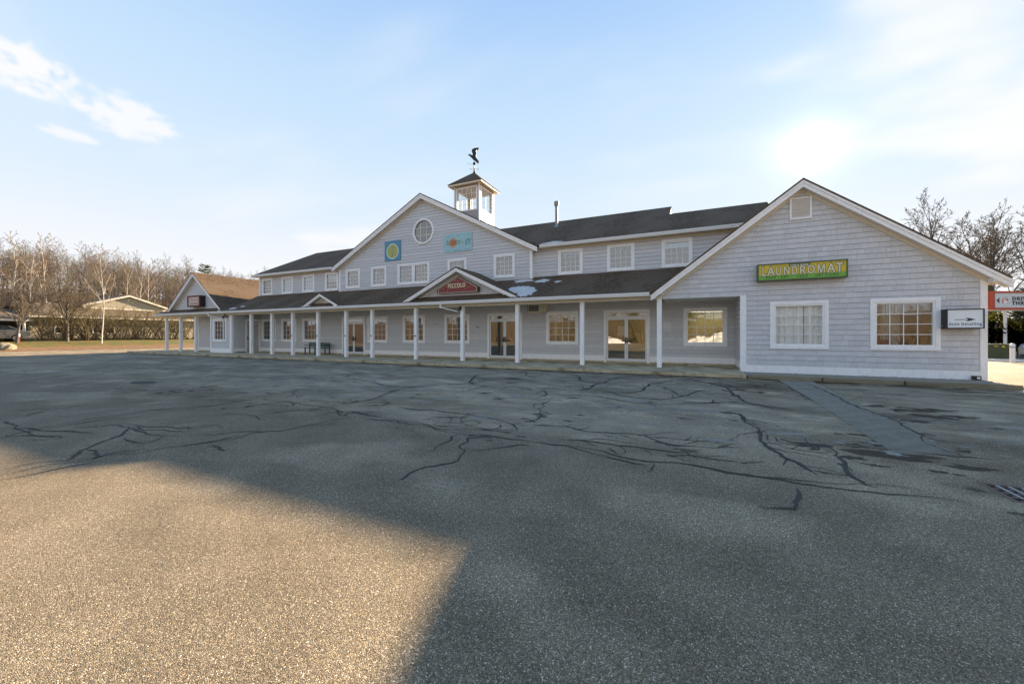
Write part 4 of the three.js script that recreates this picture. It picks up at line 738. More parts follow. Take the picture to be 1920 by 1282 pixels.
{
  const s = tag(group('laundromat_sign'), 'long yellow and green laundromat box sign on the shingled gable', 'sign'); s.position.set(3.365, 3.675, 0.03);
  mesh('cabinet', merge([box(-1.29, 1.29, -0.305, 0.305, 0, 0.215), box(-1.29, 1.29, 0.262, 0.305, 0.2151, 0.24), box(-1.29, 1.29, -0.305, -0.262, 0.2151, 0.24), box(-1.29, -1.25, -0.262, 0.262, 0.2151, 0.24), box(1.25, 1.29, -0.262, 0.262, 0.2151, 0.24)]), std(0.085, 0.115, 0.05, { roughness: 0.5 }), s);
  mesh('face', plane(2.5, 0.524, 0, 0, 0.219), faceMat(canvasTex(1500, 314, (x, w, h) => {
    x.fillStyle = '#d0b62a'; x.fillRect(0, 0, w, h); x.fillStyle = '#6fae3c'; x.fillRect(0, h * 0.70, w, h * 0.30);
    x.fillStyle = '#6b7340'; x.fillRect(w * 0.36, 0, w * 0.25, h * 0.20); fitText(x, 'VILLAGE', w * 0.485, h * 0.165, w * 0.21, 'bold 44px sans-serif', '#e9e7d6');
    // outlined display letters, taller at both ends
    const word = 'LAUNDROMAT', wd = [0.075, 0.105, 0.095, 0.105, 0.095, 0.095, 0.115, 0.125, 0.105, 0.09]; let px = w * 0.03; const tot = wd.reduce((a, b) => a + b), k = w * 0.94 / (tot * w);
    [...word].forEach((ch, i) => { const ww = wd[i] * w * k, big = 1 + 0.14 * Math.abs(i - 4.5) / 4.5; x.save(); x.font = '168px sans-serif'; const m = x.measureText(ch).width; x.translate(px + ww / 2, h * 0.705); x.scale(ww * 0.86 / m, big * 1.30); x.textAlign = 'center'; x.lineJoin = 'miter'; x.lineWidth = 26; x.strokeStyle = '#4f4334'; x.strokeText(ch, 0, 0); x.lineWidth = 9; x.strokeStyle = '#d6cfae'; x.strokeText(ch, 0, 0); x.fillStyle = '#d6cfae'; x.fillText(ch, 0, 0); x.lineWidth = 0; x.restore(); px += ww; });
    [['WASH', 0.15], ['\u00b7', 0.24], ['DRY', 0.315], ['\u00b7', 0.41], ['FOLD', 0.52], ['\u00b7', 0.62]].forEach(([t, c]) => fitText(x, t, w * c, h * 0.93, t.length > 1 ? w * 0.032 * t.length : 14, 'bold 64px sans-serif', '#34492a')); fitText(x, 'DRY CLEAN', w * 0.79, h * 0.93, w * 0.26, 'bold 64px sans-serif', '#34492a');
  })), s);
}
{
  const s = tag(group('auto_detailing_sign'), 'black framed white arrow sign reading Auto Detailing by the corner', 'sign'); s.position.set(7.405, 1.925, 0.025);
  mesh('cabinet', merge([box(-0.41, 0.41, -0.30, 0.30, 0, 0.31), box(-0.41, 0.41, 0.27, 0.30, 0.3101, 0.335), box(-0.41, 0.41, -0.30, -0.27, 0.3101, 0.335), box(-0.41, -0.385, -0.27, 0.27, 0.3101, 0.335), box(0.385, 0.41, -0.27, 0.27, 0.3101, 0.335)]), M.black, s);
  mesh('face', plane(0.77, 0.54, 0, 0, 0.315), faceMat(canvasTex(770, 540, (x, w, h) => {
    x.fillStyle = '#dfe6ea'; x.fillRect(0, 0, w, h); x.fillStyle = '#2a3238';
    x.fillRect(w * 0.21, h * 0.53, w * 0.40, h * 0.035); x.beginPath(); x.moveTo(w * 0.50, h * 0.44); x.lineTo(w * 0.63, h * 0.465); x.lineTo(w * 0.80, h * 0.545); x.lineTo(w * 0.62, h * 0.63); x.lineTo(w * 0.50, h * 0.645); x.lineTo(w * 0.58, h * 0.57); x.lineTo(w * 0.58, h * 0.52); x.closePath(); x.fill();
    fitText(x, 'Auto Detailing', w * 0.505, h * 0.87, w * 0.93, 'bold 116px sans-serif', '#22405e');
    x.strokeStyle = '#aab3b8'; x.lineWidth = 5; x.beginPath(); x.moveTo(70, 170); x.lineTo(110, 150); x.moveTo(150, 120); x.lineTo(165, 165); x.moveTo(390, 140); x.lineTo(380, 180); x.stroke();
  })), s);
  mesh('cable', new THREE.TubeGeometry(new THREE.CatmullRomCurve3([V(0.41, 0.12, 0.2), V(0.45, 0.02, 0.2), V(0.43, -0.05, 0.18), V(0.47, -0.1, 0.1), V(0.44, -0.17, 0.04), V(0.41, -0.2, 0.1)]), 24, 0.008, 6), M.black, s);
  mesh('junction_box', new THREE.CylinderGeometry(0.035, 0.035, 0.03, 14).rotateZ(Math.PI / 2).translate(-0.425, -0.22, 0.1), M.steel, s);
}
{
  const s = tag(group('peak_sign'), 'red five sided sign with cream capitals on the wide porch peak', 'sign'); s.position.set(0, 0, -0.168);
  const P = [[-12.27, 3.60], [-9.77, 3.60], [-9.77, 3.84], [-10.98, 4.44], [-12.27, 3.84]], c = [-11.02, 3.90], inset = (k) => P.map(([x, y]) => [c[0] + (x - c[0]) * k, c[1] + (y - c[1]) * k - 0.005]);
  mesh('cabinet', prism(P, 0, 0.16), std(0.05, 0.055, 0.04), s);
  const sh = new THREE.Shape(inset(0.955).map(([x, y]) => new THREE.Vector2(x, y))), fg = new THREE.ShapeGeometry(sh), uv = fg.attributes.uv, pp = fg.attributes.position; for (let i = 0; i < uv.count; i++) uv.setXY(i, (pp.getX(i) + 12.27) / 2.5, (pp.getY(i) - 3.6) / 0.84); fg.translate(0, 0, 0.164);
  mesh('face', fg, faceMat(canvasTex(1250, 420, (x, w, h) => {
    x.fillStyle = '#7e2a2a'; x.fillRect(0, 0, w, h); const q = inset(0.925).map(([a, b]) => [(a + 12.27) / 2.5 * w, h - (b - 3.6) / 0.84 * h]);
    x.strokeStyle = '#d9c3b0'; x.lineWidth = 14; x.beginPath(); q.forEach(([a, b], i) => i ? x.lineTo(a, b) : x.moveTo(a, b)); x.closePath(); x.stroke();
    x.save(); x.translate(w * 0.485, h * 0.69); x.rotate(-0.02); fitText(x, 'PICCOLO', 0, 0, w * 0.44, 'bold 158px sans-serif', '#e6d8b6', '#3d2018', 8); x.restore();
    x.fillStyle = '#d98f80'; for (const [a, b, r] of [[0.445, 0.24, 17], [0.515, 0.255, 12], [0.225, 0.60, 11], [0.16, 0.72, 11], [0.26, 0.84, 11], [0.115, 0.84, 9], [0.745, 0.70, 12], [0.81, 0.70, 11], [0.70, 0.82, 9]]) { x.beginPath(); x.arc(a * w, b * h, r, 0, 7); x.fill(); }
  })), s);
}
{
  const s = tag(group('shop_sign'), 'small red framed box sign on the far end gable', 'sign'); s.position.set(-35.15, 4.05, -0.225);
  mesh('cabinet', box(-0.86, 0.86, -0.42, 0.42, 0, 0.36), M.black, s);
  mesh('frame', merge([box(-0.87, 0.87, 0.33, 0.43, 0.3601, 0.42), box(-0.87, 0.87, -0.43, -0.33, 0.3601, 0.42), box(-0.87, -0.79, -0.33, 0.33, 0.3601, 0.42), box(0.75, 0.87, -0.33, 0.33, 0.3601, 0.42)]), std(0.20, 0.035, 0.025), s);
  mesh('face', plane(1.56, 0.68, -0.02, 0, 0.366), faceMat(canvasTex(624, 272, (x, w, h) => { x.fillStyle = '#c9bdb6'; x.fillRect(0, 0, w, h); fitText(x, 'Flower', w * 0.5, h * 0.52, w * 0.8, 'bold italic 120px serif', '#b0432f'); fitText(x, 'Looms', w * 0.5, h * 0.87, w * 0.78, 'bold 104px serif', '#6b2d33'); })), s);
}
{
  const s = tag(group('oval_sign'), 'square blue board with a pale green oval on the gable', 'sign'); s.position.set(-17.13, 6.71, -2.022);
  mesh('panel', box(-0.65, 0.65, -0.63, 0.63, 0, 0.03), std(0.06, 0.22, 0.32), s);
  mesh('face', plane(1.29, 1.25, 0, 0, 0.033), faceMat(canvasTex(512, 496, (x, w, h) => { x.fillStyle = '#4a8aa8'; x.fillRect(0, 0, w, h); x.strokeStyle = '#2f6886'; x.lineWidth = 16; x.setLineDash([14, 22]); x.beginPath(); x.ellipse(w / 2, h * 0.56, w * 0.43, h * 0.48, 0, 3.6, 5.9); x.stroke(); x.setLineDash([]); x.fillStyle = '#cfe3dc'; x.beginPath(); x.ellipse(w / 2, h * 0.53, w * 0.375, h * 0.385, 0, 0, 7); x.fill(); x.fillStyle = '#a7a95c'; x.beginPath(); x.ellipse(w / 2, h * 0.53, w * 0.33, h * 0.345, 0, 0, 7); x.fill(); for (const [k, c] of [[0.34, '#37402c'], [0.47, '#4d7f86'], [0.56, '#7fb3b0'], [0.64, '#4d7f86'], [0.72, '#37402c']]) { x.fillStyle = c; x.beginPath(); x.arc(w / 2, h * k, 13, 0, 7); x.fill(); } })), s);
}
{
  const s = tag(group('sun_sign'), 'pale blue board with an orange sun and italic lettering', 'sign'); s.position.set(-12.285, 6.74, -2.022);
  mesh('panel', box(-0.95, 0.95, -0.53, 0.53, 0, 0.03), std(0.35, 0.55, 0.58), s);
  mesh('face', plane(1.89, 1.05, 0, 0, 0.033), faceMat(canvasTex(900, 500, (x, w, h) => {
    x.fillStyle = '#9cc3c9'; x.fillRect(0, 0, w, h); x.save(); x.translate(w * 0.33, h * 0.50); x.fillStyle = '#c8823c'; for (let i = 0; i < 16; i++) { x.rotate(Math.PI / 8); x.beginPath(); x.moveTo(-22, -88); x.lineTo(0, -156); x.lineTo(22, -88); x.fill(); } x.beginPath(); x.arc(0, 0, 98, 0, 7); x.fill(); x.restore();
    x.fillStyle = '#2c3a44'; fitText(x, 'Scissor', w * 0.335, h * 0.60, w * 0.55, 'italic 190px serif', '#2c3a44'); fitText(x, 'gy', w * 0.86, h * 0.58, w * 0.20, 'italic 200px serif', '#2c3a44'); x.save(); x.translate(w * 0.675, h * 0.53); x.strokeStyle = '#7fa34a'; x.lineWidth = 9; for (let i = 0; i < 4; i++) { x.rotate(Math.PI / 4); x.beginPath(); x.moveTo(-34, 0); x.lineTo(34, 0); x.stroke(); } x.restore();
    x.fillStyle = '#4d6f78'; for (const [a, b, l] of [[0.10, 0.16, 120], [0.46, 0.13, 110], [0.84, 0.10, 80], [0.08, 0.91, 110], [0.38, 0.92, 230], [0.74, 0.91, 190]]) for (let k = 0; k < l; k += 16) x.fillRect(a * w + k, b * h - (k % 5), 11, 14);
  })), s);
}
// small notices on the porch wall and in the windows
function notice(x, y, z, w, h, label, draw, grp) { const s = tag(mesh('notice', box(-w / 2, w / 2, -h / 2, h / 2, 0, 0.006), faceMat(canvasTex(160, Math.round(160 * h / w), draw), { roughness: 0.6 })), label, 'notice', grp); s.position.set(x, y, z); return s; }
const lines = (bg, fg, n, k = 0.7) => (x, w, h) => { x.fillStyle = bg; x.fillRect(0, 0, w, h); x.fillStyle = fg; for (let i = 0; i < n; i++) { const yy = h * (0.12 + 0.8 * i / n); for (let q = 12; q < w * k + 20; q += 17) x.fillRect(q, yy, 11, h * 0.28 / n); } };
notice(-1.11, 1.86, -2.018, 0.30, 0.33, 'white printed notice on the wall beside the laundromat door', lines('#d8d8d6', '#6d7276', 4));
notice(-1.11, 1.64, -2.018, 0.30, 0.08, 'narrow white strip notice under the larger printed notice', lines('#d8d8d6', '#6d7276', 1));
for (const [x, l] of [[-13.96, 'pale square notice nearer the porch peak sign window'], [-13.78, 'second pale square notice beside its twin on the porch wall']]) notice(x, 1.92, -2.018, 0.13, 0.13, l, lines('#c9cdd2', '#8d949b', 2));
notice(-13.87, 2.09, -2.018, 0.30, 0.05, 'thin grey strip notice above the two square notices', lines('#a9adb4', '#8d949b', 1));
notice(-10.98, 1.86, -2.018, 0.22, 0.12, 'grey plaque on the wall beside the timber backed door', lines('#9aa0a6', '#e0e3e6', 2));
for (const x of [-26.02, -25.86]) notice(x, 1.90, -2.018, 0.12, 0.12, 'pale square notice on the porch wall near the wreath window', lines('#c9cdd2', '#8d949b', 2), 'square notices by the wreath window');
notice(-3.13, 1.62, -2.10, 0.34, 0.46, 'white poster inside the left leaf of the laundromat door', (x, w, h) => { x.fillStyle = '#e6e4dc'; x.fillRect(0, 0, w, h); x.fillStyle = '#9a9c96'; x.fillRect(80, 20, 60, 50); x.fillStyle = '#8a5a50'; x.beginPath(); x.arc(45, h - 35, 18, 0, 7); x.arc(115, h - 35, 18, 0, 7); x.fill(); });
notice(5.62, 1.16, -0.09, 0.42, 0.24, 'red card with pale writing in the laundromat corner window', lines('#9c4238', '#d8b8a8', 4, 0.85));
for (const [x, l] of [[-6.52, 'pale sheet of paper taped first inside the square porch window'], [-6.30, 'pale sheet of paper taped second inside the square porch window'], [-6.08, 'pale sheet of paper taped third inside the square porch window']]) notice(x, 1.56, -2.12, 0.17, 0.24, l, lines('#dcd2a2', '#9c9678', 4));
// wreath in a window
{ const w = tag(mesh('wreath', new THREE.TorusGeometry(0.24, 0.075, 8, 26), std(0.22, 0.10, 0.07)), 'round dried flower wreath hung inside a porch window', 'wreath'); w.position.set(-24.60, 1.42, -2.2); const p = w.geometry.attributes.position, r = rng(8); for (let i = 0; i < p.count; i++) { p.setXYZ(i, p.getX(i) + (r() - 0.5) * 0.06, p.getY(i) + (r() - 0.5) * 0.06, p.getZ(i) + (r() - 0.5) * 0.04); } w.geometry.computeVertexNormals(); }
// sheer curtain behind the left laundromat window
for (const [a, b, l] of [[5.72, 6.22, 'narrow pale curtain behind the panes of the corner window'], [2.56, 3.52, 'white lace curtain panel on the left of the laundromat window'], [3.54, 4.14, 'white lace curtain panel on the right of the laundromat window']]) {
  const g = new THREE.PlaneGeometry(b - a, 1.62, 90, 12), p = g.attributes.position, r = rng(Math.round(a * 100));
  for (let i = 0; i < p.count; i++) { const x = p.getX(i), y = p.getY(i), k = 0.6 + 0.5 * (0.8 - y) / 1.6; p.setZ(i, (0.035 * Math.sin(x * 31 + 2 * vnoise(x * 3, y, 2)) + 0.018 * Math.sin(x * 57 + 1.3)) * k); p.setY(i, y + (y < -0.79 ? 0.02 * Math.sin(x * 40) : 0)); }
  g.computeVertexNormals(); g.translate((a + b) / 2, 1.78, a > 5 ? -0.5 : -0.135);
  tag(mesh('curtain', g, new THREE.MeshPhysicalMaterial({ color: rgb(0.90, 0.90, 0.87), roughness: 0.95, transmission: 0.15, thickness: 0, side: THREE.DoubleSide })), l, 'curtain', 'lace curtains');
}
// ceiling lights in the laundromat
for (const [x, z] of [[-2.2, -7.0], [0.4, -9.0], [0.7, -10.5], [1.0, -12.0], [-2.4, -9.0]]) {
  const f = tag(group('ceiling_light'), 'lit fluorescent strip on the laundromat ceiling', 'ceiling light', 'fluorescent strips on the laundromat ceiling'); f.position.set(x, 3.05, z);
  mesh('housing', box(-1.2, 1.2, -0.06, 0, -0.12, 0.12), M.vinyl, f);
  mesh('lamp_tube', box(-1.18, 1.18, -0.085, -0.061, -0.09, 0.09), new THREE.MeshStandardMaterial({ color: 0x111111, emissive: rgb(1, 0.86, 0.52), emissiveIntensity: 1.7 }), f);
  const l = new THREE.RectAreaLight(rgb(1, 0.86, 0.52), 3.0, 2.36, 0.18); l.name = 'lamp_light'; l.position.set(0, -0.092, 0); l.rotation.x = -Math.PI / 2; f.add(l);
}
// ---------------------------------------------------------------- small things on and by the building
{
  const v = tag(group('weathervane'), 'black bird weathervane on top of the cupola', 'weathervane'); v.position.set(-14.8, 13.50, -8.05); v.rotation.y = 0.44;
  mesh('rod', new THREE.CylinderGeometry(0.022, 0.03, 0.75, 8).translate(0, 0.36, 0), M.black, v);
  mesh('base', new THREE.LatheGeometry([[0.0, 0.34], [0.045, 0.30], [0.05, 0.12], [0.075, 0.06], [0.09, -0.02]].map(([x, y]) => new THREE.Vector2(x, y)), 12), M.black, v);
  for (const turn of [0, Math.PI / 2]) { const a = mesh('compass_arm', merge([new THREE.CylinderGeometry(0.009, 0.009, 0.58, 6).rotateZ(Math.PI / 2), new THREE.ConeGeometry(0.045, 0.10, 4).rotateZ(Math.PI / 2).translate(-0.30, 0, 0), new THREE.TorusGeometry(0.035, 0.012, 5, 12).translate(0.29, 0, 0)]), M.black, v); a.position.y = 0.24; a.rotation.y = turn; }
  mesh('ball', new THREE.SphereGeometry(0.10, 16, 12).scale(1, 1.25, 1).translate(0, 0.66, 0), M.black, v);
  mesh('arrow', merge([new THREE.CylinderGeometry(0.008, 0.008, 0.46, 6).rotateZ(Math.PI / 2 - 0.12).translate(-0.20, 0.60, 0), new THREE.ConeGeometry(0.04, 0.12, 4).rotateZ(Math.PI / 2 - 0.12).translate(-0.44, 0.63, 0)]), M.black, v);
  const B = [[475, 252], [490, 249], [520, 262], [540, 265], [548, 240], [535, 212], [530, 186], [545, 165], [580, 152], [638, 147], [625, 158], [600, 176], [592, 205], [597, 245], [592, 292], [615, 328], [637, 352], [622, 371], [592, 348], [562, 333], [530, 297], [500, 268]].map(([a, b]) => new THREE.Vector2((a - 567) * 0.00494, (355 - b) * 0.00494 + 0.80));
  const sh = new THREE.Shape(); sh.setFromPoints(B);
  mesh('bird', new THREE.ExtrudeGeometry(sh, { depth: 0.05, bevelEnabled: true, bevelSize: 0.012, bevelThickness: 0.02, bevelSegments: 2 }).translate(0, 0, -0.025), M.black, v);
  mesh('far_wing', new THREE.ExtrudeGeometry(sh.clone().setFromPoints([B[3], B[4], B[5], B[6], B[7], B[8], B[9], B[11], B[12], B[13], B[14]]), { depth: 0.02, bevelEnabled: false }).rotateY(0.5).translate(0.02, 0, -0.06), M.black, v);
}
{
  const b = tag(group('bench'), 'dark green slatted bench on the porch behind a post', 'bench'); b.position.set(-23.40, 0.12, -1.62); b.rotation.y = 0.02;
  for (const z of [-0.02, 0.10, 0.22]) mesh('seat_slat', box(-1.0, 1.0, 0.42, 0.45, z, z + 0.10), M.greenPaint, b);
  for (const y of [0.52, 0.61, 0.70]) mesh('back_slat', box(-1.0, 1.0, y, y + 0.07, -0.09 - (y - 0.5) * 0.2, -0.065 - (y - 0.5) * 0.2), M.greenPaint, b);
  for (const s of [-0.96, 0.0, 0.96]) { mesh('leg', box(s - 0.03, s + 0.03, 0, 0.42, 0.24, 0.30), M.greenPaint, b); mesh('leg', box(s - 0.03, s + 0.03, 0, 0.76, -0.12, -0.06), M.greenPaint, b); }
  for (const s of [-0.96, 0.96]) mesh('armrest', box(s - 0.04, s + 0.04, 0.60, 0.63, -0.12, 0.32), M.greenPaint, b);
}
{
  const a = tag(group('wall_box'), 'beige metal box with a dark side mounted high under the porch', 'wall box'); a.position.set(-7.28, 2.58, -2.02);
  mesh('housing', box(-0.50, 0.50, 0.0, 0.41, 0, 0.36), std(0.62, 0.58, 0.42), a); mesh('grille', box(-0.44, 0.10, 0.07, 0.36, 0.3601, 0.375), std(0.16, 0.16, 0.13), a); mesh('lip', box(-0.50, 0.20, -0.03, 0.0, 0.05, 0.40), M.cream, a); mesh('side_panel', box(-0.53, -0.501, 0.02, 0.40, 0.02, 0.34), M.black, a);
}
for (const [x, y, l] of [[-10.72, 2.76, 'small dark camera under the beam below the wide porch peak'], [-31.16, 2.74, 'small dark camera under the eave of the far bay']]) {
  const c = tag(group('security_camera'), l, 'camera'); c.position.set(x, y, 0.13);
  mesh('mount', box(-0.05, 0.05, 0.0, 0.11, -0.03, 0.05), M.darkMetal, c); mesh('body', new THREE.CylinderGeometry(0.035, 0.045, 0.16, 12).rotateX(1.2).translate(0, -0.03, 0.09), M.darkMetal, c);
}
{ const f = tag(group('flood_light'), 'small black box light at the foot of the corner board', 'light'); f.position.set(7.76, 0.115, 0.045); mesh('housing', box(-0.085, 0.085, -0.065, 0.075, 0, 0.10), M.black, f); mesh('lens', box(-0.01, 0.06, -0.01, 0.045, 0.1001, 0.106), M.vinyl, f); }
// old snow in the roof valleys
function snowPatch(name, cx, cz, pts, rz, thick, plane_, label) {
  const N = 64, pos = [], idx = [], uv = [], R = 7;
  for (let j = 0; j <= R; j++) for (let i = 0; i < N; i++) { const a = i / N * 6.2832, k = j / R, w = 0.35 + 0.8 * vnoise(Math.cos(a) * 2.1 + cx, Math.sin(a) * 2.1 + cz, 5) + 0.45 * vnoise(Math.cos(a) * 6.3 + cx, Math.sin(a) * 6.3 + cz, 7), x = cx + Math.cos(a) * pts * w * k, z = cz + Math.sin(a) * rz * w * k; pos.push(x, plane_(x, z) + thick * (1 - k * k) * (0.6 + 0.8 * vnoise(x * 4, z * 4, 3)) + (j === R ? -0.01 : 0.003), z); uv.push(x, z); if (j < R) { const q = j * N + i, s = j * N + (i + 1) % N; idx.push(q, s, q + N, s, s + N, q + N); } }
  const g = new THREE.BufferGeometry(); g.setAttribute('position', new THREE.Float32BufferAttribute(pos, 3)); g.setAttribute('uv', new THREE.Float32BufferAttribute(uv, 2)); g.setIndex(idx); g.computeVertexNormals();
  const n = g.attributes.normal; let up = 0; for (let i = 0; i < n.count; i++) up += n.getY(i); if (up < 0) { for (let i = 0; i < idx.length; i += 3) [idx[i], idx[i + 1]] = [idx[i + 1], idx[i]]; g.setIndex(idx); g.computeVertexNormals(); }
  const o = mesh('snow', g, M.snow); o.userData = { kind: 'stuff', label, category: 'snow' }; return o;
}
const porchY = (x, z) => 3.14 + 0.5 * (0.45 - z);
snowPatch('snow', -7.75, -0.55, 0.85, 0.50, 0.10, porchY, 'drift of old snow beside the wide porch peak on the porch roof');
snowPatch('snow', -7.15, -0.10, 0.45, 0.42, 0.09, porchY, 'lower lump of old snow by the wide porch peak');
snowPatch('snow', -8.05, -1.75, 0.60, 0.16, 0.05, porchY, 'thin line of old snow against the gable wall');
snowPatch('snow', -6.95, -1.60, 0.35, 0.25, 0.05, porchY, 'small scrap of old snow under the gable corner');
snowPatch('snow', -6.05, -1.35, 0.22, 0.12, 0.03, porchY, 'smallest scrap of old snow on the porch roof');
snowPatch('snow', -30.2, 0.05, 0.50, 0.10, 0.04, porchY, 'streak of old snow in the valley by the far gable');
snowPatch('snow', -29.6, -0.25, 0.35, 0.08, 0.03, porchY, 'upper streak of old snow by the far gable');
snowPatch('snow', -22.2, 0.20, 0.35, 0.14, 0.05, porchY, 'scrap of old snow beside the small porch peak');
snowPatch('snow', -6.6, -2.05, 0.6, 0.10, 0.05, (x, z) => 6.06 + 0.499 * (-1.85 - z), 'line of old snow along the upper gutter');

// ---------------------------------------------------------------- right of the building
{
  const s = tag(group('drive_thru_sign'), 'orange framed drive thru sign on a grey steel post', 'sign'); s.position.set(17.95, 0, -18.2); s.rotation.y = YAW;
  mesh('post', new THREE.CylinderGeometry(0.075, 0.085, 3.1, 14).translate(-0.42, 1.5, -0.12), M.gutter, s);
  mesh('cabinet', box(-1.52, 1.7, 2.98, 4.14, -0.20, 0.0), std(0.36, 0.040, 0.010, { roughness: 0.5 }), s);
  mesh('tray', box(-1.54, 1.72, 2.93, 2.979, -0.22, 0.02), M.cream, s);
  mesh('frame', merge([box(-1.52, 1.7, 4.02, 4.14, 0.0005, 0.04), box(-1.52, 1.7, 2.98, 3.12, 0.0005, 0.04), box(-1.52, -1.24, 3.12, 4.02, 0.0005, 0.04), box(1.42, 1.7, 3.12, 4.02, 0.0005, 0.04)]), std(0.48, 0.060, 0.012, { roughness: 0.5 }), s);
  mesh('face', plane(2.66, 0.90, 0.09, 3.57, 0.006), faceMat(canvasTex(1064, 360, (x, w, h) => {
    x.fillStyle = '#cfd0cf'; x.fillRect(0, 0, w, h); x.fillStyle = '#3a3433'; x.beginPath(); x.moveTo(40, h * 0.50); x.lineTo(125, h * 0.30); x.lineTo(125, h * 0.72); x.fill();
    x.save(); x.translate(270, 185); x.rotate(-0.06); x.fillStyle = '#d9573a'; x.fillRect(-80, -40, 150, 110); x.fillStyle = '#d8d4d0'; x.fillRect(-50, -25, 70, 60); x.fillStyle = '#b5485c'; x.fillRect(40, -40, 32, 110); x.fillStyle = '#e4e2df'; x.beginPath(); x.ellipse(10, 40, 62, 30, -0.25, 0, 7); x.fill(); x.strokeStyle = '#8d8a88'; x.lineWidth = 9; for (let i = 0; i < 4; i++) { x.beginPath(); x.moveTo(-65 + i * 32, -50); x.quadraticCurveTo(-40 + i * 32, -70, -20 + i * 26, -96); x.stroke(); } x.restore();
    fitText(x, 'DRIVE', 660, 180, 460, 'bold 120px sans-serif', '#35302f', '#35302f', 10); fitText(x, 'THRU', 640, 292, 420, 'bold 120px sans-serif', '#35302f', '#35302f', 10);
  })), s);
}
{
  const t = tag(group('utility_cabinet'), 'dark green metal utility cabinet on a pad by the trees', 'utility cabinet'); t.position.set(15.75, 0, -15.2); t.rotation.y = -0.12; t.scale.set(0.72, 0.86, 0.72);
  mesh('body', box(-0.75, 0.75, 0.06, 1.02, -0.75, 0.5), M.box, t); mesh('lid', box(-0.79, 0.79, 1.02, 1.07, -0.79, 0.54), M.box, t); mesh('pad', box(-1, 1, -0.1, 0.06, -1, 0.8), M.concrete, t);
  mesh('warning_label', box(-0.35, -0.15, 0.90, 0.97, 0.5, 0.506), M.yellow, t); mesh('warning_label', box(0.05, 0.20, 0.84, 0.97, 0.5, 0.506), M.yellow, t); mesh('door_seam', box(-0.006, 0.006, 0.1, 1.0, 0.5, 0.508), M.black, t);
}
{ const b = tag(group('bollard'), 'white steel bollard in front of the green cabinet', 'bollard'); b.position.set(14.85, 0, -12.3); mesh('pipe', new THREE.LatheGeometry([[0, 1.0], [0.06, 0.985], [0.09, 0.94], [0.095, 0.9], [0.095, 0]].map(([x, y]) => new THREE.Vector2(x, y)), 18), M.white, b); mesh('band', new THREE.CylinderGeometry(0.098, 0.098, 0.05, 18).translate(0, 0.80, 0), M.steel, b); }
structure(mesh('far_kerb', merge([box(9.5, 30, 0, 0.13, -13.6, -13.4)]), M.gutter), 'pale kerb along the far edge of the sunny lot', 'kerb');

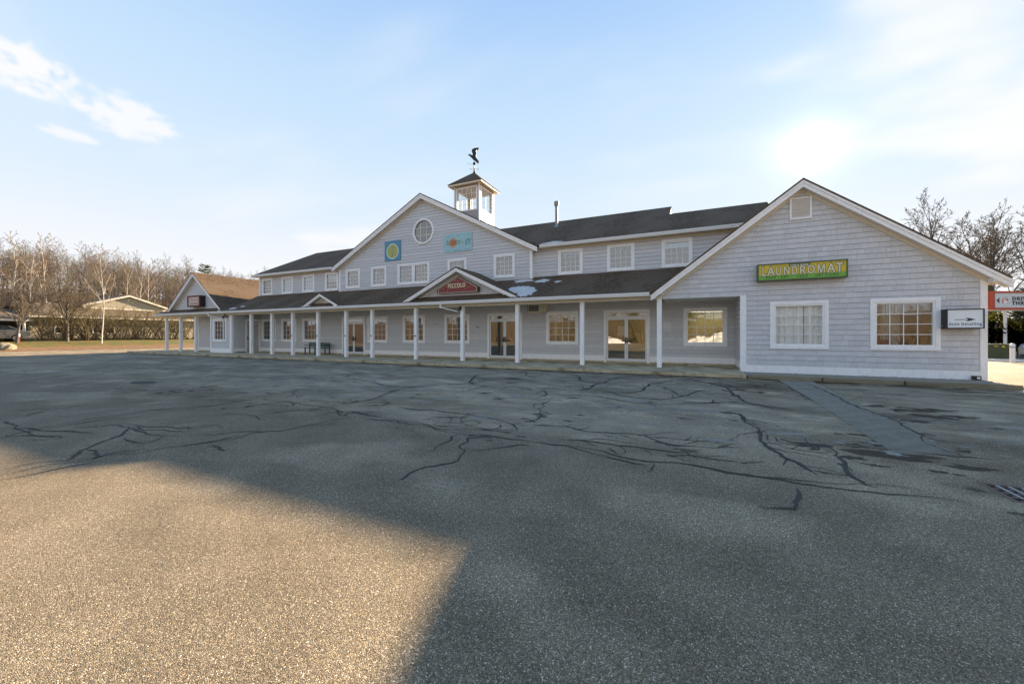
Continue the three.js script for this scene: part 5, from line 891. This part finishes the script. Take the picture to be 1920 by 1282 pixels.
// cars: a lofted body with a glass house, wheels with rims
function car(label, colour, x, y, z, turn, grp) {
  const c = tag(group('parked_car'), label, 'car', grp); c.position.set(x, y, z); c.rotation.y = turn;
  const paintM = new THREE.MeshPhysicalMaterial({ color: colour, roughness: 0.35, metalness: 0.3, clearcoat: 0.8, clearcoatRoughness: 0.08 });
  const side = [[-2.15, 0.32], [-2.18, 0.60], [-2.05, 0.80], [-1.55, 0.90], [-1.15, 0.96], [0.95, 0.97], [1.75, 0.95], [2.08, 0.88], [2.16, 0.62], [2.12, 0.32]];
  const s = new THREE.Shape(); s.moveTo(-2.15, 0.32); for (const [a, b] of side.slice(1)) s.lineTo(a, b); s.lineTo(1.72, 0.30); s.absarc(1.32, 0.32, 0.37, 0, Math.PI, false); s.lineTo(-1.02, 0.26); s.absarc(-1.38, 0.32, 0.37, 0, Math.PI, false); s.closePath();
  mesh('body', new THREE.ExtrudeGeometry(s, { depth: 1.62, bevelEnabled: true, bevelSize: 0.07, bevelThickness: 0.09, bevelSegments: 3, curveSegments: 10 }).translate(0, 0, -0.81), paintM, c);
  const loft = (pts, w0, w1) => { const pos = [], idx = []; for (const [a, b] of pts) { const k = (b - 0.95) / 0.5, w = w0 + (w1 - w0) * k; pos.push(a, b, -w, a, b, w); } const n = pts.length; for (let i = 0; i < n; i++) { const q = i * 2, r = ((i + 1) % n) * 2; idx.push(q, r, q + 1, q + 1, r, r + 1); } for (let i = 1; i < n - 1; i++) { idx.push(0, i * 2, i * 2 + 2, 1, i * 2 + 3, i * 2 + 1); } const g = new THREE.BufferGeometry(); g.setAttribute('position', new THREE.Float32BufferAttribute(pos, 3)); g.setIndex(idx); const h = g.toNonIndexed(); h.computeVertexNormals(); return h; };
  mesh('glass', loft([[-1.18, 0.96], [-0.42, 1.40], [0.85, 1.42], [1.62, 0.97]], 0.78, 0.60), std(0.02, 0.024, 0.026, { roughness: 0.08 }), c);
  mesh('roof', loft([[-0.46, 1.395], [-0.30, 1.445], [0.72, 1.455], [0.90, 1.405]], 0.80, 0.58), paintM, c);
  for (const k of [-1, 1]) { mesh('pillar', merge([new THREE.TubeGeometry(new THREE.LineCurve3(V(-1.16, 0.97, k * 0.78), V(-0.40, 1.42, k * 0.61)), 1, 0.035, 6), new THREE.TubeGeometry(new THREE.LineCurve3(V(0.2, 0.96, k * 0.79), V(0.16, 1.43, k * 0.61)), 1, 0.04, 6), new THREE.TubeGeometry(new THREE.LineCurve3(V(1.60, 0.98, k * 0.78), V(0.85, 1.43, k * 0.61)), 1, 0.06, 6)]), paintM, c); mesh('headlight', new THREE.SphereGeometry(0.11, 10, 8).scale(0.6, 0.7, 1.5).translate(-2.14, 0.70, k * 0.62), M.vinyl, c); mesh('tail_light', box(2.12, 2.20, 0.66, 0.80, k * 0.62 - 0.16, k * 0.62 + 0.16), std(0.3, 0.01, 0.01, { roughness: 0.2 }), c); mesh('mirror', new THREE.SphereGeometry(0.09, 8, 6).scale(0.7, 0.7, 1).translate(-0.85, 1.0, k * 0.95), paintM, c); }
  for (const wx of [-1.38, 1.32]) for (const k of [-1, 1]) { const w = group('wheel', c); w.position.set(wx, 0.32, k * 0.80); mesh('tyre', new THREE.LatheGeometry([[0.20, -0.10], [0.29, -0.11], [0.32, -0.08], [0.32, 0.08], [0.29, 0.11], [0.20, 0.10]].map(([a, b]) => new THREE.Vector2(a, b)), 24).rotateX(Math.PI / 2), M.tyre, w); const sp = [new THREE.CylinderGeometry(0.06, 0.06, 0.17, 12).rotateX(Math.PI / 2), new THREE.TorusGeometry(0.20, 0.02, 6, 22).translate(0, 0, 0.08 * k)]; for (let q = 0; q < 7; q++) sp.push(box(-0.018, 0.018, 0.04, 0.2, -0.01, 0.012).translate(0, 0, 0.075 * k).rotateZ(q / 7 * 6.2832)); mesh('rim', merge(sp), M.steel, w); }
  return c;
}
car('silver saloon car parked at the porch of the beige house', rgb(0.12, 0.12, 0.115), -58.8, 0.84, 5.05, Math.PI / 2 + 0.04);
car('pale blue car parked beyond the white bollard', rgb(0.50, 0.56, 0.62), 20.6, 0, -18.6, 0.45);
// what the shop windows mirror from across the lot
car('dark green car standing across the lot behind the viewer', rgb(0.03, 0.06, 0.05), 5.5, 0, 27, 0.35);

// ---------------------------------------------------------------- the beige house on the left
{
  const h = tag(group('house'), 'low beige house with a shallow gabled roof behind the shrubs', 'house'); const wallM = std(0.36, 0.32, 0.235, { roughness: 0.8 }), roofM = dull(0.15, 0.12, 0.095, { map: roofMap, roughness: 0.95 }), trim = std(0.72, 0.66, 0.55, { roughness: 0.6 });
  const X = -62;
  const wins = [[-0.4, 1.1, 1.65, 2.95], [-3.6, 1.7, 1.65, 2.95], [-10.5, 1.3, 1.65, 2.95]];
  // front wall along z, facing the lot
  const front = prism([[-2.0, 0.1], [15.5, 0.1], [15.5, 3.45], [-2.0, 3.45]], -0.2, 0, wins.map(([z, w, a, b]) => rect(-z - w / 2, -z + w / 2, a, b))); front.rotateY(Math.PI / 2); front.translate(X, 0, 0);
  mesh('wall', front, wallM, h);
  const board_ = []; for (let y = 0.3; y < 3.4; y += 0.16) for (const [a, b] of (y > 1.5 && y < 3.05) ? [[-15.4, -11.25], [-9.75, -4.55], [-2.65, -1.05], [0.25, 1.9]] : [[-15.4, 1.9]]) board_.push(box(X, X + 0.02, y, y + 0.13, a, b)); const cb = mesh('clapboard_courses', merge(board_), wallM, h); cb.userData.kind = 'stuff';
  for (const [z, w, a, b] of wins) { const o = group('window', h); o.position.set(X, (a + b) / 2, z); o.rotation.y = Math.PI / 2; const W = w / 2, H = (b - a) / 2; mesh('frame', merge([box(-W - 0.09, W + 0.09, H, H + 0.1, 0, 0.06), box(-W - 0.09, W + 0.09, -H - 0.1, -H, 0, 0.06), box(-W - 0.09, -W, -H, H, 0, 0.055), box(W, W + 0.09, -H, H, 0, 0.055), box(-0.03, 0.03, -H, H, -0.04, 0.02), box(-W, W, -0.03, 0.03, -0.04, 0.018)]), trim, o); mesh('pane', new THREE.PlaneGeometry(2 * W, 2 * H).translate(0, 0, -0.05), std(0.03, 0.034, 0.036, { roughness: 0.05 }), o); }
  mesh('inside', merge([box(X - 9, X - 8.8, 0, 3.4, -15.5, 2), box(X - 9, X - 0.21, 0.0, 0.1, -15.5, 2), box(X - 9, X - 0.21, 0.1, 3.4, 1.9, 2), box(X - 9, X - 0.21, 0.1, 3.4, -15.5, -15.4)]), M.innerDark, h);
  mesh('roof', slab([V(X + 0.55, 3.52, 2.6), V(X + 0.55, 3.52, -16), V(X - 2.6, 4.95, -16), V(X - 2.6, 4.95, 2.6)], 0.10), roofM, h); mesh('roof', slab([V(X - 2.6, 4.95, 2.6), V(X - 2.6, 4.95, -16), V(X - 10, 3.0, -16), V(X - 10, 3.0, 2.6)], 0.10), roofM, h);
  mesh('eave_board', box(X + 0.45, X + 0.53, 3.28, 3.46, -16, 2.6), trim, h);
  const gz = -6.35, gw = prism([[-gz - 3.9, 4.55], [-gz + 3.9, 4.55], [-gz + 3.9, 4.9], [-gz, 6.28], [-gz - 3.9, 4.9]], -0.2, 0); gw.rotateY(Math.PI / 2); gw.translate(X - 1.6, 0, 0); mesh('gable_wall', gw, wallM, h);
  for (const k of [-1, 1]) { const p = [V(X - 1.3, 6.42, gz), V(X - 1.3, 4.98, gz + k * 4.1), V(X - 9, 4.98, gz + k * 4.1), V(X - 9, 6.42, gz)]; mesh('roof', slab(k < 0 ? p : p.reverse(), 0.08), roofM, h); const rb = prism([[0, 6.34], [k * 4.1, 4.90], [k * 4.1, 4.70], [0, 6.14]], 0, 0.06); rb.rotateY(Math.PI / 2); rb.translate(X - 1.36, 0, gz); mesh('rake_board', rb, trim, h); }
  mesh('gable_shelf', box(X - 1.6, X - 1.52, 4.50, 4.62, gz - 3.9, gz + 3.9), trim, h);
  // porch on its near end
  mesh('porch_roof', slab([V(X + 2.0, 3.05, 14), V(X + 2.0, 3.05, 2.2), V(X - 2, 4.1, 2.2), V(X - 2, 4.1, 14)], 0.12), roofM, h); mesh('eave_board', box(X + 1.92, X + 2.0, 2.78, 3.0, 2.2, 14), trim, h);
  for (const z of [2.7, 5.6, 8.5, 11.4]) mesh('porch_post', merge([box(X + 1.55, X + 1.85, 1.0, 1.3, z - 0.15, z + 0.15), new THREE.CylinderGeometry(0.10, 0.12, 1.6, 14).translate(X + 1.7, 2.05, z)]), M.vinyl, h);
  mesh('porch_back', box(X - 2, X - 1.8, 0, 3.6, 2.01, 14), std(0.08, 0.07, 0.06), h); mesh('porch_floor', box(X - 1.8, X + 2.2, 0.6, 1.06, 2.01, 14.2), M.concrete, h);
}
// boulder at the edge of the lot
{ const g = new THREE.IcosahedronGeometry(0.8, 3), p = g.attributes.position; for (let i = 0; i < p.count; i++) { const q = V(p.getX(i), p.getY(i), p.getZ(i)).normalize(), k = 0.75 + 0.4 * fbm(q.x * 2 + 3, q.y * 2 + q.z * 2, 3, 6); p.setXYZ(i, q.x * k * 0.9, q.y * k * 0.5, q.z * k * 0.75); } g.computeVertexNormals(); const o = tag(mesh('boulder', g, M.granite), 'pale rounded boulder on the earth edge of the lot', 'boulder'); o.position.set(-54.3, 0.3, 5.2); }
{ const s = tag(group('stake'), 'low red and white marker stake in the lawn', 'stake'); s.position.set(-56.3, 0.5, 3.9); mesh('post', box(-0.035, 0.035, 0, 0.75, -0.035, 0.035), std(0.40, 0.07, 0.03), s); mesh('cap', box(-0.045, 0.045, 0.75, 1.05, -0.045, 0.045), M.white, s); }

// ---------------------------------------------------------------- bare winter trees
function sticks() { return { p: [], n: [], i: [] }; }
function stick(S, a, b, r0, r1, sides) {
  const d = b.clone().sub(a).normalize(), u = Math.abs(d.y) < 0.9 ? V(0, 1, 0).cross(d).normalize() : V(1, 0, 0).cross(d).normalize(), w = d.clone().cross(u), o = S.p.length / 3;
  for (let k = 0; k < sides; k++) { const t = k / sides * 6.2832, c = Math.cos(t), s = Math.sin(t), nx = u.x * c + w.x * s, ny = u.y * c + w.y * s, nz = u.z * c + w.z * s; S.p.push(a.x + nx * r0, a.y + ny * r0, a.z + nz * r0, b.x + nx * r1, b.y + ny * r1, b.z + nz * r1); S.n.push(nx, ny, nz, nx, ny, nz); }
  for (let k = 0; k < sides; k++) { const q = o + k * 2, m = o + (k + 1) % sides * 2; S.i.push(q, m, q + 1, q + 1, m, m + 1); }
}
function sticksGeo(S) { const g = new THREE.BufferGeometry(); g.setAttribute('position', new THREE.Float32BufferAttribute(S.p, 3)); g.setAttribute('normal', new THREE.Float32BufferAttribute(S.n, 3)); g.setIndex(S.i); return g; }
function grow(o) {   // returns { trunk, crown } geometries
  const r = rng(o.seed), T = sticks(), C = sticks();
  const limb = (p, d, len, rad, lv) => {
    const S = lv < 2 ? T : C, seg = lv === 0 ? 7 : lv === 1 ? 5 : lv === 2 ? 4 : lv === 3 ? 3 : 2, sides = [8, 6, 4, 3, 3][lv]; let a = p.clone(), q = rad; const dir = d.clone(), stops = [];
    for (let k = 0; k < seg; k++) {
      dir.x += (r() - 0.5) * o.wob[lv]; dir.z += (r() - 0.5) * o.wob[lv]; dir.y += (r() - 0.5) * o.wob[lv] * 0.6 + o.up[lv] * 0.12; dir.normalize();
      const b = a.clone().addScaledVector(dir, len / seg), q2 = Math.max(o.tip, rad * (1 - (k + 1) / seg * (lv === 0 ? o.taper : 0.85)));
      stick(S, a, b, q, q2, sides); stops.push([a.clone(), b.clone(), q, dir.clone()]); a = b; q = q2;
    }
    if (lv >= o.depth) return;
    const n = Math.round(o.kids[lv] * (0.75 + 0.5 * r()));
    for (let k = 0; k < n; k++) {
      const t = o.start[lv] + (1 - o.start[lv]) * (k + r() * 0.9) / n, at_ = Math.min(stops.length - 1, Math.floor(t * stops.length)), f = t * stops.length - at_, [s0, s1, sr_, sd] = stops[at_];
      const pp = s0.clone().lerp(s1, Math.min(1, f)), az = k * 2.4 + r() * 1.2, e = V(Math.cos(az), 0, Math.sin(az)), ang = o.angle[lv] * (0.7 + 0.6 * r()) * (1 - 0.35 * t * (lv === 0 ? 1 : 0));
      const side = e.addScaledVector(sd, -e.dot(sd)).normalize(), nd = sd.clone().multiplyScalar(Math.cos(ang)).addScaledVector(side, Math.sin(ang)).normalize();
      limb(pp, nd, len * o.ratio[lv] * (0.65 + 0.6 * r()) * (lv === 0 ? 1.15 - 0.55 * (t - o.start[0]) / (1 - o.start[0]) : 1 - 0.45 * t), Math.max(o.tip * 1.3, sr_ * o.thin[lv] * (0.8 + 0.3 * r())), lv + 1);
    }
  };
  for (let k = 0; k < (o.stems ?? 1); k++) { const a = r() * 6.28, l = o.lean ?? 0.05; limb(V((o.stems ? 0.25 : 0) * Math.cos(a) * r(), -0.15, (o.stems ? 0.25 : 0) * Math.sin(a) * r()), V(Math.cos(a) * l * r(), 1, Math.sin(a) * l * r()).normalize(), o.h * (0.8 + 0.25 * r()), o.r * (0.7 + 0.4 * r()), 0); }
  return { trunk: sticksGeo(T), crown: sticksGeo(C) };
}
const BARK = { grey: std(0.125, 0.105, 0.082, { roughness: 0.95 }), twig: std(0.165, 0.130, 0.092, { roughness: 0.95 }), dark: std(0.10, 0.082, 0.064, { roughness: 0.95 }), birch: std(0.50, 0.46, 0.40, { roughness: 0.85 }), birchTwig: std(0.22, 0.165, 0.115, { roughness: 0.9 }), shrub: std(0.13, 0.095, 0.05, { roughness: 0.95 }), shrubTwig: std(0.17, 0.145, 0.055, { roughness: 0.95 }) };
const wide = { h: 13, r: 0.26, taper: 0.85, depth: 4, tip: 0.012, wob: [0.10, 0.30, 0.42, 0.5, 0.5], up: [0.2, 0.5, 0.4, 0.3, 0.2], kids: [11, 8, 6, 4], start: [0.30, 0.22, 0.15, 0.1], angle: [0.95, 0.8, 0.75, 0.7], ratio: [0.46, 0.48, 0.46, 0.45], thin: [0.58, 0.55, 0.5, 0.6] };
const tall = { ...wide, h: 16, r: 0.20, start: [0.42, 0.2, 0.15, 0.1], kids: [13, 6, 5, 4], angle: [0.65, 0.7, 0.7, 0.7], ratio: [0.30, 0.48, 0.46, 0.45] };
const FOREST = [grow({ ...wide, seed: 11 }), grow({ ...tall, seed: 22 }), grow({ ...tall, seed: 33, h: 15 }), grow({ ...wide, seed: 44, h: 12, angle: [1.1, 0.9, 0.8, 0.7] }), grow({ ...tall, seed: 55, h: 17, r: 0.23 })];
const BOLD = [grow({ ...wide, seed: 111, h: 12, r: 0.30, tip: 0.015, kids: [12, 8, 6, 4] }), grow({ ...tall, seed: 112, r: 0.28, tip: 0.015, kids: [14, 7, 5, 4] })];
const BIRCH = grow({ ...tall, seed: 66, h: 9, r: 0.10, kids: [10, 5, 4, 3], angle: [0.6, 0.6, 0.6, 0.6], ratio: [0.36, 0.5, 0.46, 0.45], start: [0.30, 0.2, 0.15, 0.1] });
const ORNA = grow({ ...wide, seed: 77, h: 3.6, r: 0.115, taper: 0.55, kids: [10, 9, 7, 5], start: [0.42, 0.2, 0.1, 0.1], angle: [0.85, 0.7, 0.7, 0.7], ratio: [0.95, 0.5, 0.46, 0.45], tip: 0.009, wob: [0.12, 0.22, 0.4, 0.5, 0.5] });
const SHRUB = [grow({ ...wide, seed: 88, stems: 13, lean: 0.9, h: 2.8, r: 0.036, depth: 3, kids: [4, 3, 2], start: [0.25, 0.2, 0.1], angle: [0.45, 0.6, 0.6], ratio: [0.45, 0.45, 0.45], thin: [0.7, 0.7, 0.7], tip: 0.006, wob: [0.18, 0.3, 0.4, 0.4], sidesLow: true }), grow({ ...wide, seed: 89, stems: 16, lean: 1.1, h: 2.4, r: 0.034, depth: 3, kids: [4, 3, 2], start: [0.2, 0.2, 0.1], angle: [0.5, 0.6, 0.6], ratio: [0.45, 0.45, 0.45], thin: [0.7, 0.7, 0.7], tip: 0.006, wob: [0.2, 0.3, 0.4, 0.4] })];
function plantTree(name, proto, tm, cm, x, y, z, s, turn, label, category, grp, sy = s) { const t = group(name); t.position.set(x, y, z); t.scale.set(s, sy, s); t.rotation.y = turn; mesh('trunk', proto.trunk, tm, t); mesh('crown', proto.crown, cm, t); return tag(t, label, category, grp); }
const ORD = ['first', 'second', 'third', 'fourth', 'fifth', 'sixth', 'seventh', 'eighth', 'ninth', 'tenth', 'eleventh', 'twelfth', 'thirteenth', 'fourteenth'];
const across = (p) => { const dx = p[0], dz = p[1] - 16.74, c = Math.cos(YAW), s = Math.sin(YAW); return (c * dx - s * dz) / (-s * dx - c * dz); };   // how far right a place shows
const ranks = (list) => { const o = list.map((p, i) => [across(p), i]).sort((a, b) => a[0] - b[0]), r = []; o.forEach(([, i], k) => r[i] = ORD[k]); return r; };
const hillY = (x, z) => -0.03 + bankY(x, z) + sstep(-70, -130, x) * sstep(80, 25, z) * 10 + sstep(-45, -140, z) * sstep(0, -60, x) * 5 + sstep(74, 150, z) * 8;
{
  const r = rng(321);
  // the wood behind the beige house, nearest rows first
  for (let k = 0; k < 180; k++) {
    const row = Math.floor(k / 30), x = -75 - row * 5.5 - r() * 6, z = 26 - (k % 30) * 2.75 - row * 1.3 + r() * 2.4;
    plantTree('bare_tree', FOREST[Math.floor(r() * 5)], BARK.grey, BARK.twig, x, hillY(x, z) - 0.1, z, 0.56 + 0.25 * r(), r() * 6.28, 'bare brown tree in the wood behind the beige house', 'tree', 'bare trees of the wood', 0.46 + 0.26 * r());
  }
  {
    const all = [0, 1, 4].map((q) => mergeGeometries([FOREST[q].trunk, FOREST[q].crown]));
    const m4 = new THREE.Matrix4(), q4 = new THREE.Quaternion(), e4 = new THREE.Euler();
    all.forEach((g, n) => {
      const o = new THREE.InstancedMesh(g, BARK.twig, 110); o.name = numbered('far_wood'); o.castShadow = o.receiveShadow = true;
      for (let k = 0; k < 110; k++) { const x = -84 - 46 * r(), z = 30 - 95 * r(), s = 0.36 + 0.22 * r(); o.setMatrixAt(k, m4.compose(V(x, hillY(x, z) - 0.1, z), q4.setFromEuler(e4.set(0, r() * 6.28, 0)), V(s * 1.25, s, s * 1.25))); o.setColorAt(k, rgb(0.75 + 0.5 * r(), 0.75 + 0.4 * r(), 0.7 + 0.35 * r())); }
      o.userData = { kind: 'stuff', label: ['far off wood of bare trees covering the hillside', 'deeper wood of slim bare trees on the hillside', 'upper wood of tall bare trees on the hillside'][n], category: 'wood' }; scene.add(o);
    });
  }
  // brush at the edge of the wood
  for (let k = 0; k < 26; k++) { const x = -73.5 - r() * 6, z = 18 - k * 2.2 + r(); plantTree('bare_brush', SHRUB[k % 2], BARK.twig, BARK.twig, x, hillY(x, z), z, 1.5 + 0.9 * r(), r() * 6.28, 'tangle of bare brush at the edge of the wood', 'bush', 'brush at the edge of the wood'); }
  // birches between house and wood
  const B = [[-72, 0.8, 1.15], [-71.5, -0.6, 1.0], [-72.5, -2.0, 1.2], [-56.3, -1.55, 0.98], [-69.5, -8.1, 0.95], [-70, -9.9, 1.0], [-70.4, -11.2, 1.05]];
  const BL = ['white birch farthest to the left behind the house', 'slim white birch second from the left behind the house', 'leaning white birch third from the left behind the house', 'tall white birch in the lawn before the beige house', 'white birch rising behind the house gable', 'white birch just right of the house gable', 'last white birch towards the shop building'];
  B.forEach(([x, z, s], i) => plantTree('birch_tree', BIRCH, BARK.birch, BARK.birchTwig, x, hillY(x, z), z, s, i * 1.3, BL[i], 'tree', 'white birches'));
  plantTree('ornamental_tree', ORNA, BARK.grey, BARK.twig, -57.0, 0.62, 3.9, 0.95, 0.4, 'low spreading bare tree in front of the house porch', 'tree');
  plantTree('ornamental_tree', ORNA, BARK.grey, BARK.twig, -58.0, 0.72, 0.4, 1.1, 2.1, 'low spreading bare tree before the middle house window', 'tree');
  // shrubs along the front of the house
  for (let k = 0; k < 14; k++) plantTree('bare_shrub', SHRUB[k % 2], BARK.shrub, BARK.shrubTwig, -59.6 + 0.7 * r(), 0.85, 1.6 - k * 0.95, 1.15 + 0.45 * r(), r() * 6.28, `bare many stemmed shrub, ${ORD[k]} from the house porch along the beige house`, 'shrub', 'shrubs along the beige house');
  // trees right of the building
  const R = [[25.2, -44, 0.98, 1], [30.2, -46, 1.05, 0], [27.6, -40, 0.80, 3], [36, -40, 1.15, 2], [41, -43, 1.2, 4], [45, -37, 1.15, 0], [33, -52, 1.1, 4], [38, -50, 1.15, 1], [26, -52, 0.9, 2], [43, -50, 1.2, 3], [49, -44, 1.1, 1], [33.5, -34, 0.78, 1], [38.5, -35, 0.92, 0], [31, -41, 0.85, 1]];
  const RO = ranks(R);
  R.forEach(([x, z, s, q], i) => plantTree('bare_tree', BOLD[q % 2], BARK.grey, BARK.twig, x, 0, z, s, i * 2.1, `dark bare tree against the sky, ${RO[i]} from the laundromat roof edge`, 'tree', 'bare trees past the laundromat corner'));
  // trees across the lot behind the viewer, mirrored in the windows
  for (let k = 0; k < 48; k++) { const x = -70 + (k % 24) * 5.2 + r() * 3, z = 56 + Math.floor(k / 24) * 11 + r() * 8; plantTree('bare_tree', FOREST[Math.floor(r() * 5)], BARK.grey, BARK.twig, x, hillY(x, z), z, 0.50 + 0.25 * r(), r() * 6.28, 'bare brown tree across the lot mirrored in the windows', 'tree', 'bare trees across the lot'); }
  for (let k = 0; k < 30; k++) plantTree('bare_brush', SHRUB[k % 2], BARK.shrub, BARK.shrubTwig, -62 + k * 3.8 + r() * 2, 0, 51 + r() * 5, 1.5 + r(), r() * 6.28, 'tangle of bare brush across the lot mirrored in the windows', 'bush', 'brush across the lot');
}
// snow heaps pushed to the far edge of the lot, mirrored in the windows
snowPatch('snow', 3, 44, 5, 2.0, 1.3, () => 0.01, 'long heap of ploughed snow across the lot'); snowPatch('snow', -14, 45, 4, 1.6, 1.0, () => 0.01, 'smaller heap of ploughed snow across the lot');

// evergreens: whorls of drooping boughs clothed in needle sprays
function conifer(o) {
  const r = rng(o.seed), T = sticks(), p = [], n = [];
  stick(T, V(0, -0.2, 0), V(0, o.h * 0.55, 0), o.r, o.r * 0.6, 8); stick(T, V(0, o.h * 0.55, 0), V(0, o.h, 0), o.r * 0.6, 0.02, 6);
  const spray = (c, d, s) => { const u = V(0, 1, 0).cross(d).normalize(); for (let k = 0; k < 3; k++) { const a = (r() - 0.5) * 2.4, e = d.clone().multiplyScalar(Math.cos(a)).addScaledVector(u, Math.sin(a)); e.y += (r() - 0.3) * 0.5; e.normalize(); const w = V(r() - 0.5, r() - 0.5, r() - 0.5).cross(e).normalize().multiplyScalar(s * 0.16), t = c.clone().addScaledVector(e, s), m = w.clone().cross(e).normalize(); p.push(c.x - w.x, c.y - w.y, c.z - w.z, c.x + w.x, c.y + w.y, c.z + w.z, t.x, t.y, t.z); for (let q = 0; q < 3; q++) n.push(m.x, m.y, m.z); } };
  for (let y = o.h * o.low; y < o.h * 0.99; y += o.gap * (0.7 + 0.6 * r())) {
    const k = 1 - (y - o.h * o.low) / (o.h * (1 - o.low)), L = o.w * Math.pow(k, 0.75) * (0.6 + 0.6 * r()) + 0.25, nb = 5 + Math.floor(r() * 3), ph = r() * 6.28;
    for (let b = 0; b < nb; b++) { const a = ph + b / nb * 6.28 + r() * 0.5, l = L * (0.6 + 0.55 * r()), d = V(Math.cos(a), 0.10 + 0.35 * (1 - k) - 0.2 * k * r(), Math.sin(a)).normalize(), base = V(0, y, 0), e = base.clone().addScaledVector(d, l); e.y -= l * l * 0.03; stick(T, base, e, 0.035 * k + 0.012, 0.006, 4); const m = Math.ceil(l / o.step); for (let q = 1; q <= m; q++) { const c = base.clone().lerp(e, q / m); c.x += (r() - 0.5) * 0.3 * l / 2; c.y += (r() - 0.5) * 0.22; c.z += (r() - 0.5) * 0.3 * l / 2; spray(c, d, o.needle * (0.7 + 0.6 * r())); spray(c, V(-d.z + d.x * 0.5, d.y, d.x + d.z * 0.5).normalize(), o.needle * 0.8); spray(c, V(d.z + d.x * 0.5, d.y, -d.x + d.z * 0.5).normalize(), o.needle * 0.8); } }
  }
  const g = new THREE.BufferGeometry(); g.setAttribute('position', new THREE.Float32BufferAttribute(p, 3)); g.setAttribute('normal', new THREE.Float32BufferAttribute(n, 3));
  return { trunk: sticksGeo(T), crown: g };
}
const NEEDLE = new THREE.MeshPhysicalMaterial({ color: rgb(0.055, 0.075, 0.022), roughness: 0.9, transmission: 0.3, thickness: 0, side: THREE.DoubleSide }), NEEDLE2 = new THREE.MeshPhysicalMaterial({ color: rgb(0.10, 0.105, 0.025), roughness: 0.9, transmission: 0.35, thickness: 0, side: THREE.DoubleSide });
const PINES = [conifer({ seed: 5, h: 11, r: 0.20, w: 3.0, low: 0.10, gap: 0.36, step: 0.36, needle: 0.42 }), conifer({ seed: 6, h: 9, r: 0.16, w: 2.6, low: 0.05, gap: 0.34, step: 0.34, needle: 0.40 }), conifer({ seed: 7, h: 13, r: 0.24, w: 3.6, low: 0.32, gap: 0.45, step: 0.42, needle: 0.50 })];
{
  const E = [[20.5, -28.5, 0.50, 0], [22.8, -27, 0.55, 1], [25.6, -30, 0.68, 0], [28.6, -29, 0.70, 2], [27, -34, 0.66, 1], [32, -32, 0.78, 0], [23.5, -34, 0.62, 2], [18.5, -31.5, 0.50, 1], [35, -35, 0.80, 2], [21, -37, 0.60, 0]];
  const EO = ranks(E);
  E.forEach(([x, z, s, q], i) => plantTree('evergreen_tree', PINES[q], BARK.dark, i % 3 ? NEEDLE : NEEDLE2, x, 0, z, s, i * 1.7, `dark evergreen behind the drive thru sign, ${EO[i]} from the laundromat corner`, 'tree', 'evergreens behind the drive thru sign'));
  plantTree('evergreen_tree', PINES[2], BARK.dark, NEEDLE2, -80, hillY(-80, -22.8), -22.8, 0.95, 1, 'lone pine top showing over the far wing roof', 'tree');
  for (let k = 0; k < 5; k++) plantTree('evergreen_tree', PINES[k % 3], BARK.dark, NEEDLE, -20 + k * 9.5, 0, 53 + (k % 2) * 3, 0.9, k, 'evergreen across the lot mirrored in the windows', 'tree', 'evergreens across the lot');
}
// leafy laurel bushes under the evergreens
const LEAF = new THREE.MeshPhysicalMaterial({ color: rgb(0.12, 0.13, 0.035), roughness: 0.85, transmission: 0.5, thickness: 0, side: THREE.DoubleSide });
{
  const r = rng(654), pos = [], nor = []; const S = sticks();
  for (let k = 0; k < 2600; k++) { const a = r() * 6.28, b = Math.acos(2 * r() - 1), R = 1.1 * Math.cbrt(r()) * (0.8 + 0.3 * Math.sin(a * 3)), c = V(Math.cos(a) * Math.sin(b) * R, 1.05 + Math.cos(b) * R * 0.9, Math.sin(a) * Math.sin(b) * R); if (c.y < 0.05) continue; const e = V(r() - 0.5, r() * 0.7, r() - 0.5).normalize(), w = V(r() - 0.5, r() - 0.5, r() - 0.5).cross(e).normalize().multiplyScalar(0.035), t = c.clone().addScaledVector(e, 0.16), m = w.clone().cross(e).normalize(), h = c.clone().addScaledVector(e, 0.07); pos.push(c.x, c.y, c.z, h.x - w.x, h.y - w.y, h.z - w.z, t.x, t.y, t.z, c.x, c.y, c.z, t.x, t.y, t.z, h.x + w.x, h.y + w.y, h.z + w.z); for (let q = 0; q < 6; q++) nor.push(m.x, m.y, m.z); }
  for (let k = 0; k < 9; k++) { const a = k * 0.7; stick(S, V(0.1 * Math.cos(a), -0.1, 0.1 * Math.sin(a)), V(0.7 * Math.cos(a), 1.2 + 0.3 * r(), 0.7 * Math.sin(a)), 0.03, 0.01, 4); }
  const g = new THREE.BufferGeometry(); g.setAttribute('position', new THREE.Float32BufferAttribute(pos, 3)); g.setAttribute('normal', new THREE.Float32BufferAttribute(nor, 3)); const stems = sticksGeo(S);
  for (let k = 0; k < 12; k++) { const t = group('laurel_bush'); t.position.set(16.2 + k * 1.35 + r(), 0, -18.5 - r() * 4 - k * 0.1); const s = 1.0 + 0.8 * r(); t.scale.setScalar(s); t.rotation.y = k; mesh('stems', stems, BARK.dark, t); mesh('leaves', g, k % 2 ? NEEDLE2 : LEAF, t); tag(t, `leafy evergreen bush behind the green utility cabinet, ${ORD[k]} from the shops`, 'bush', 'bushes behind the utility cabinet'); }
}
renderer.render(scene, camera);
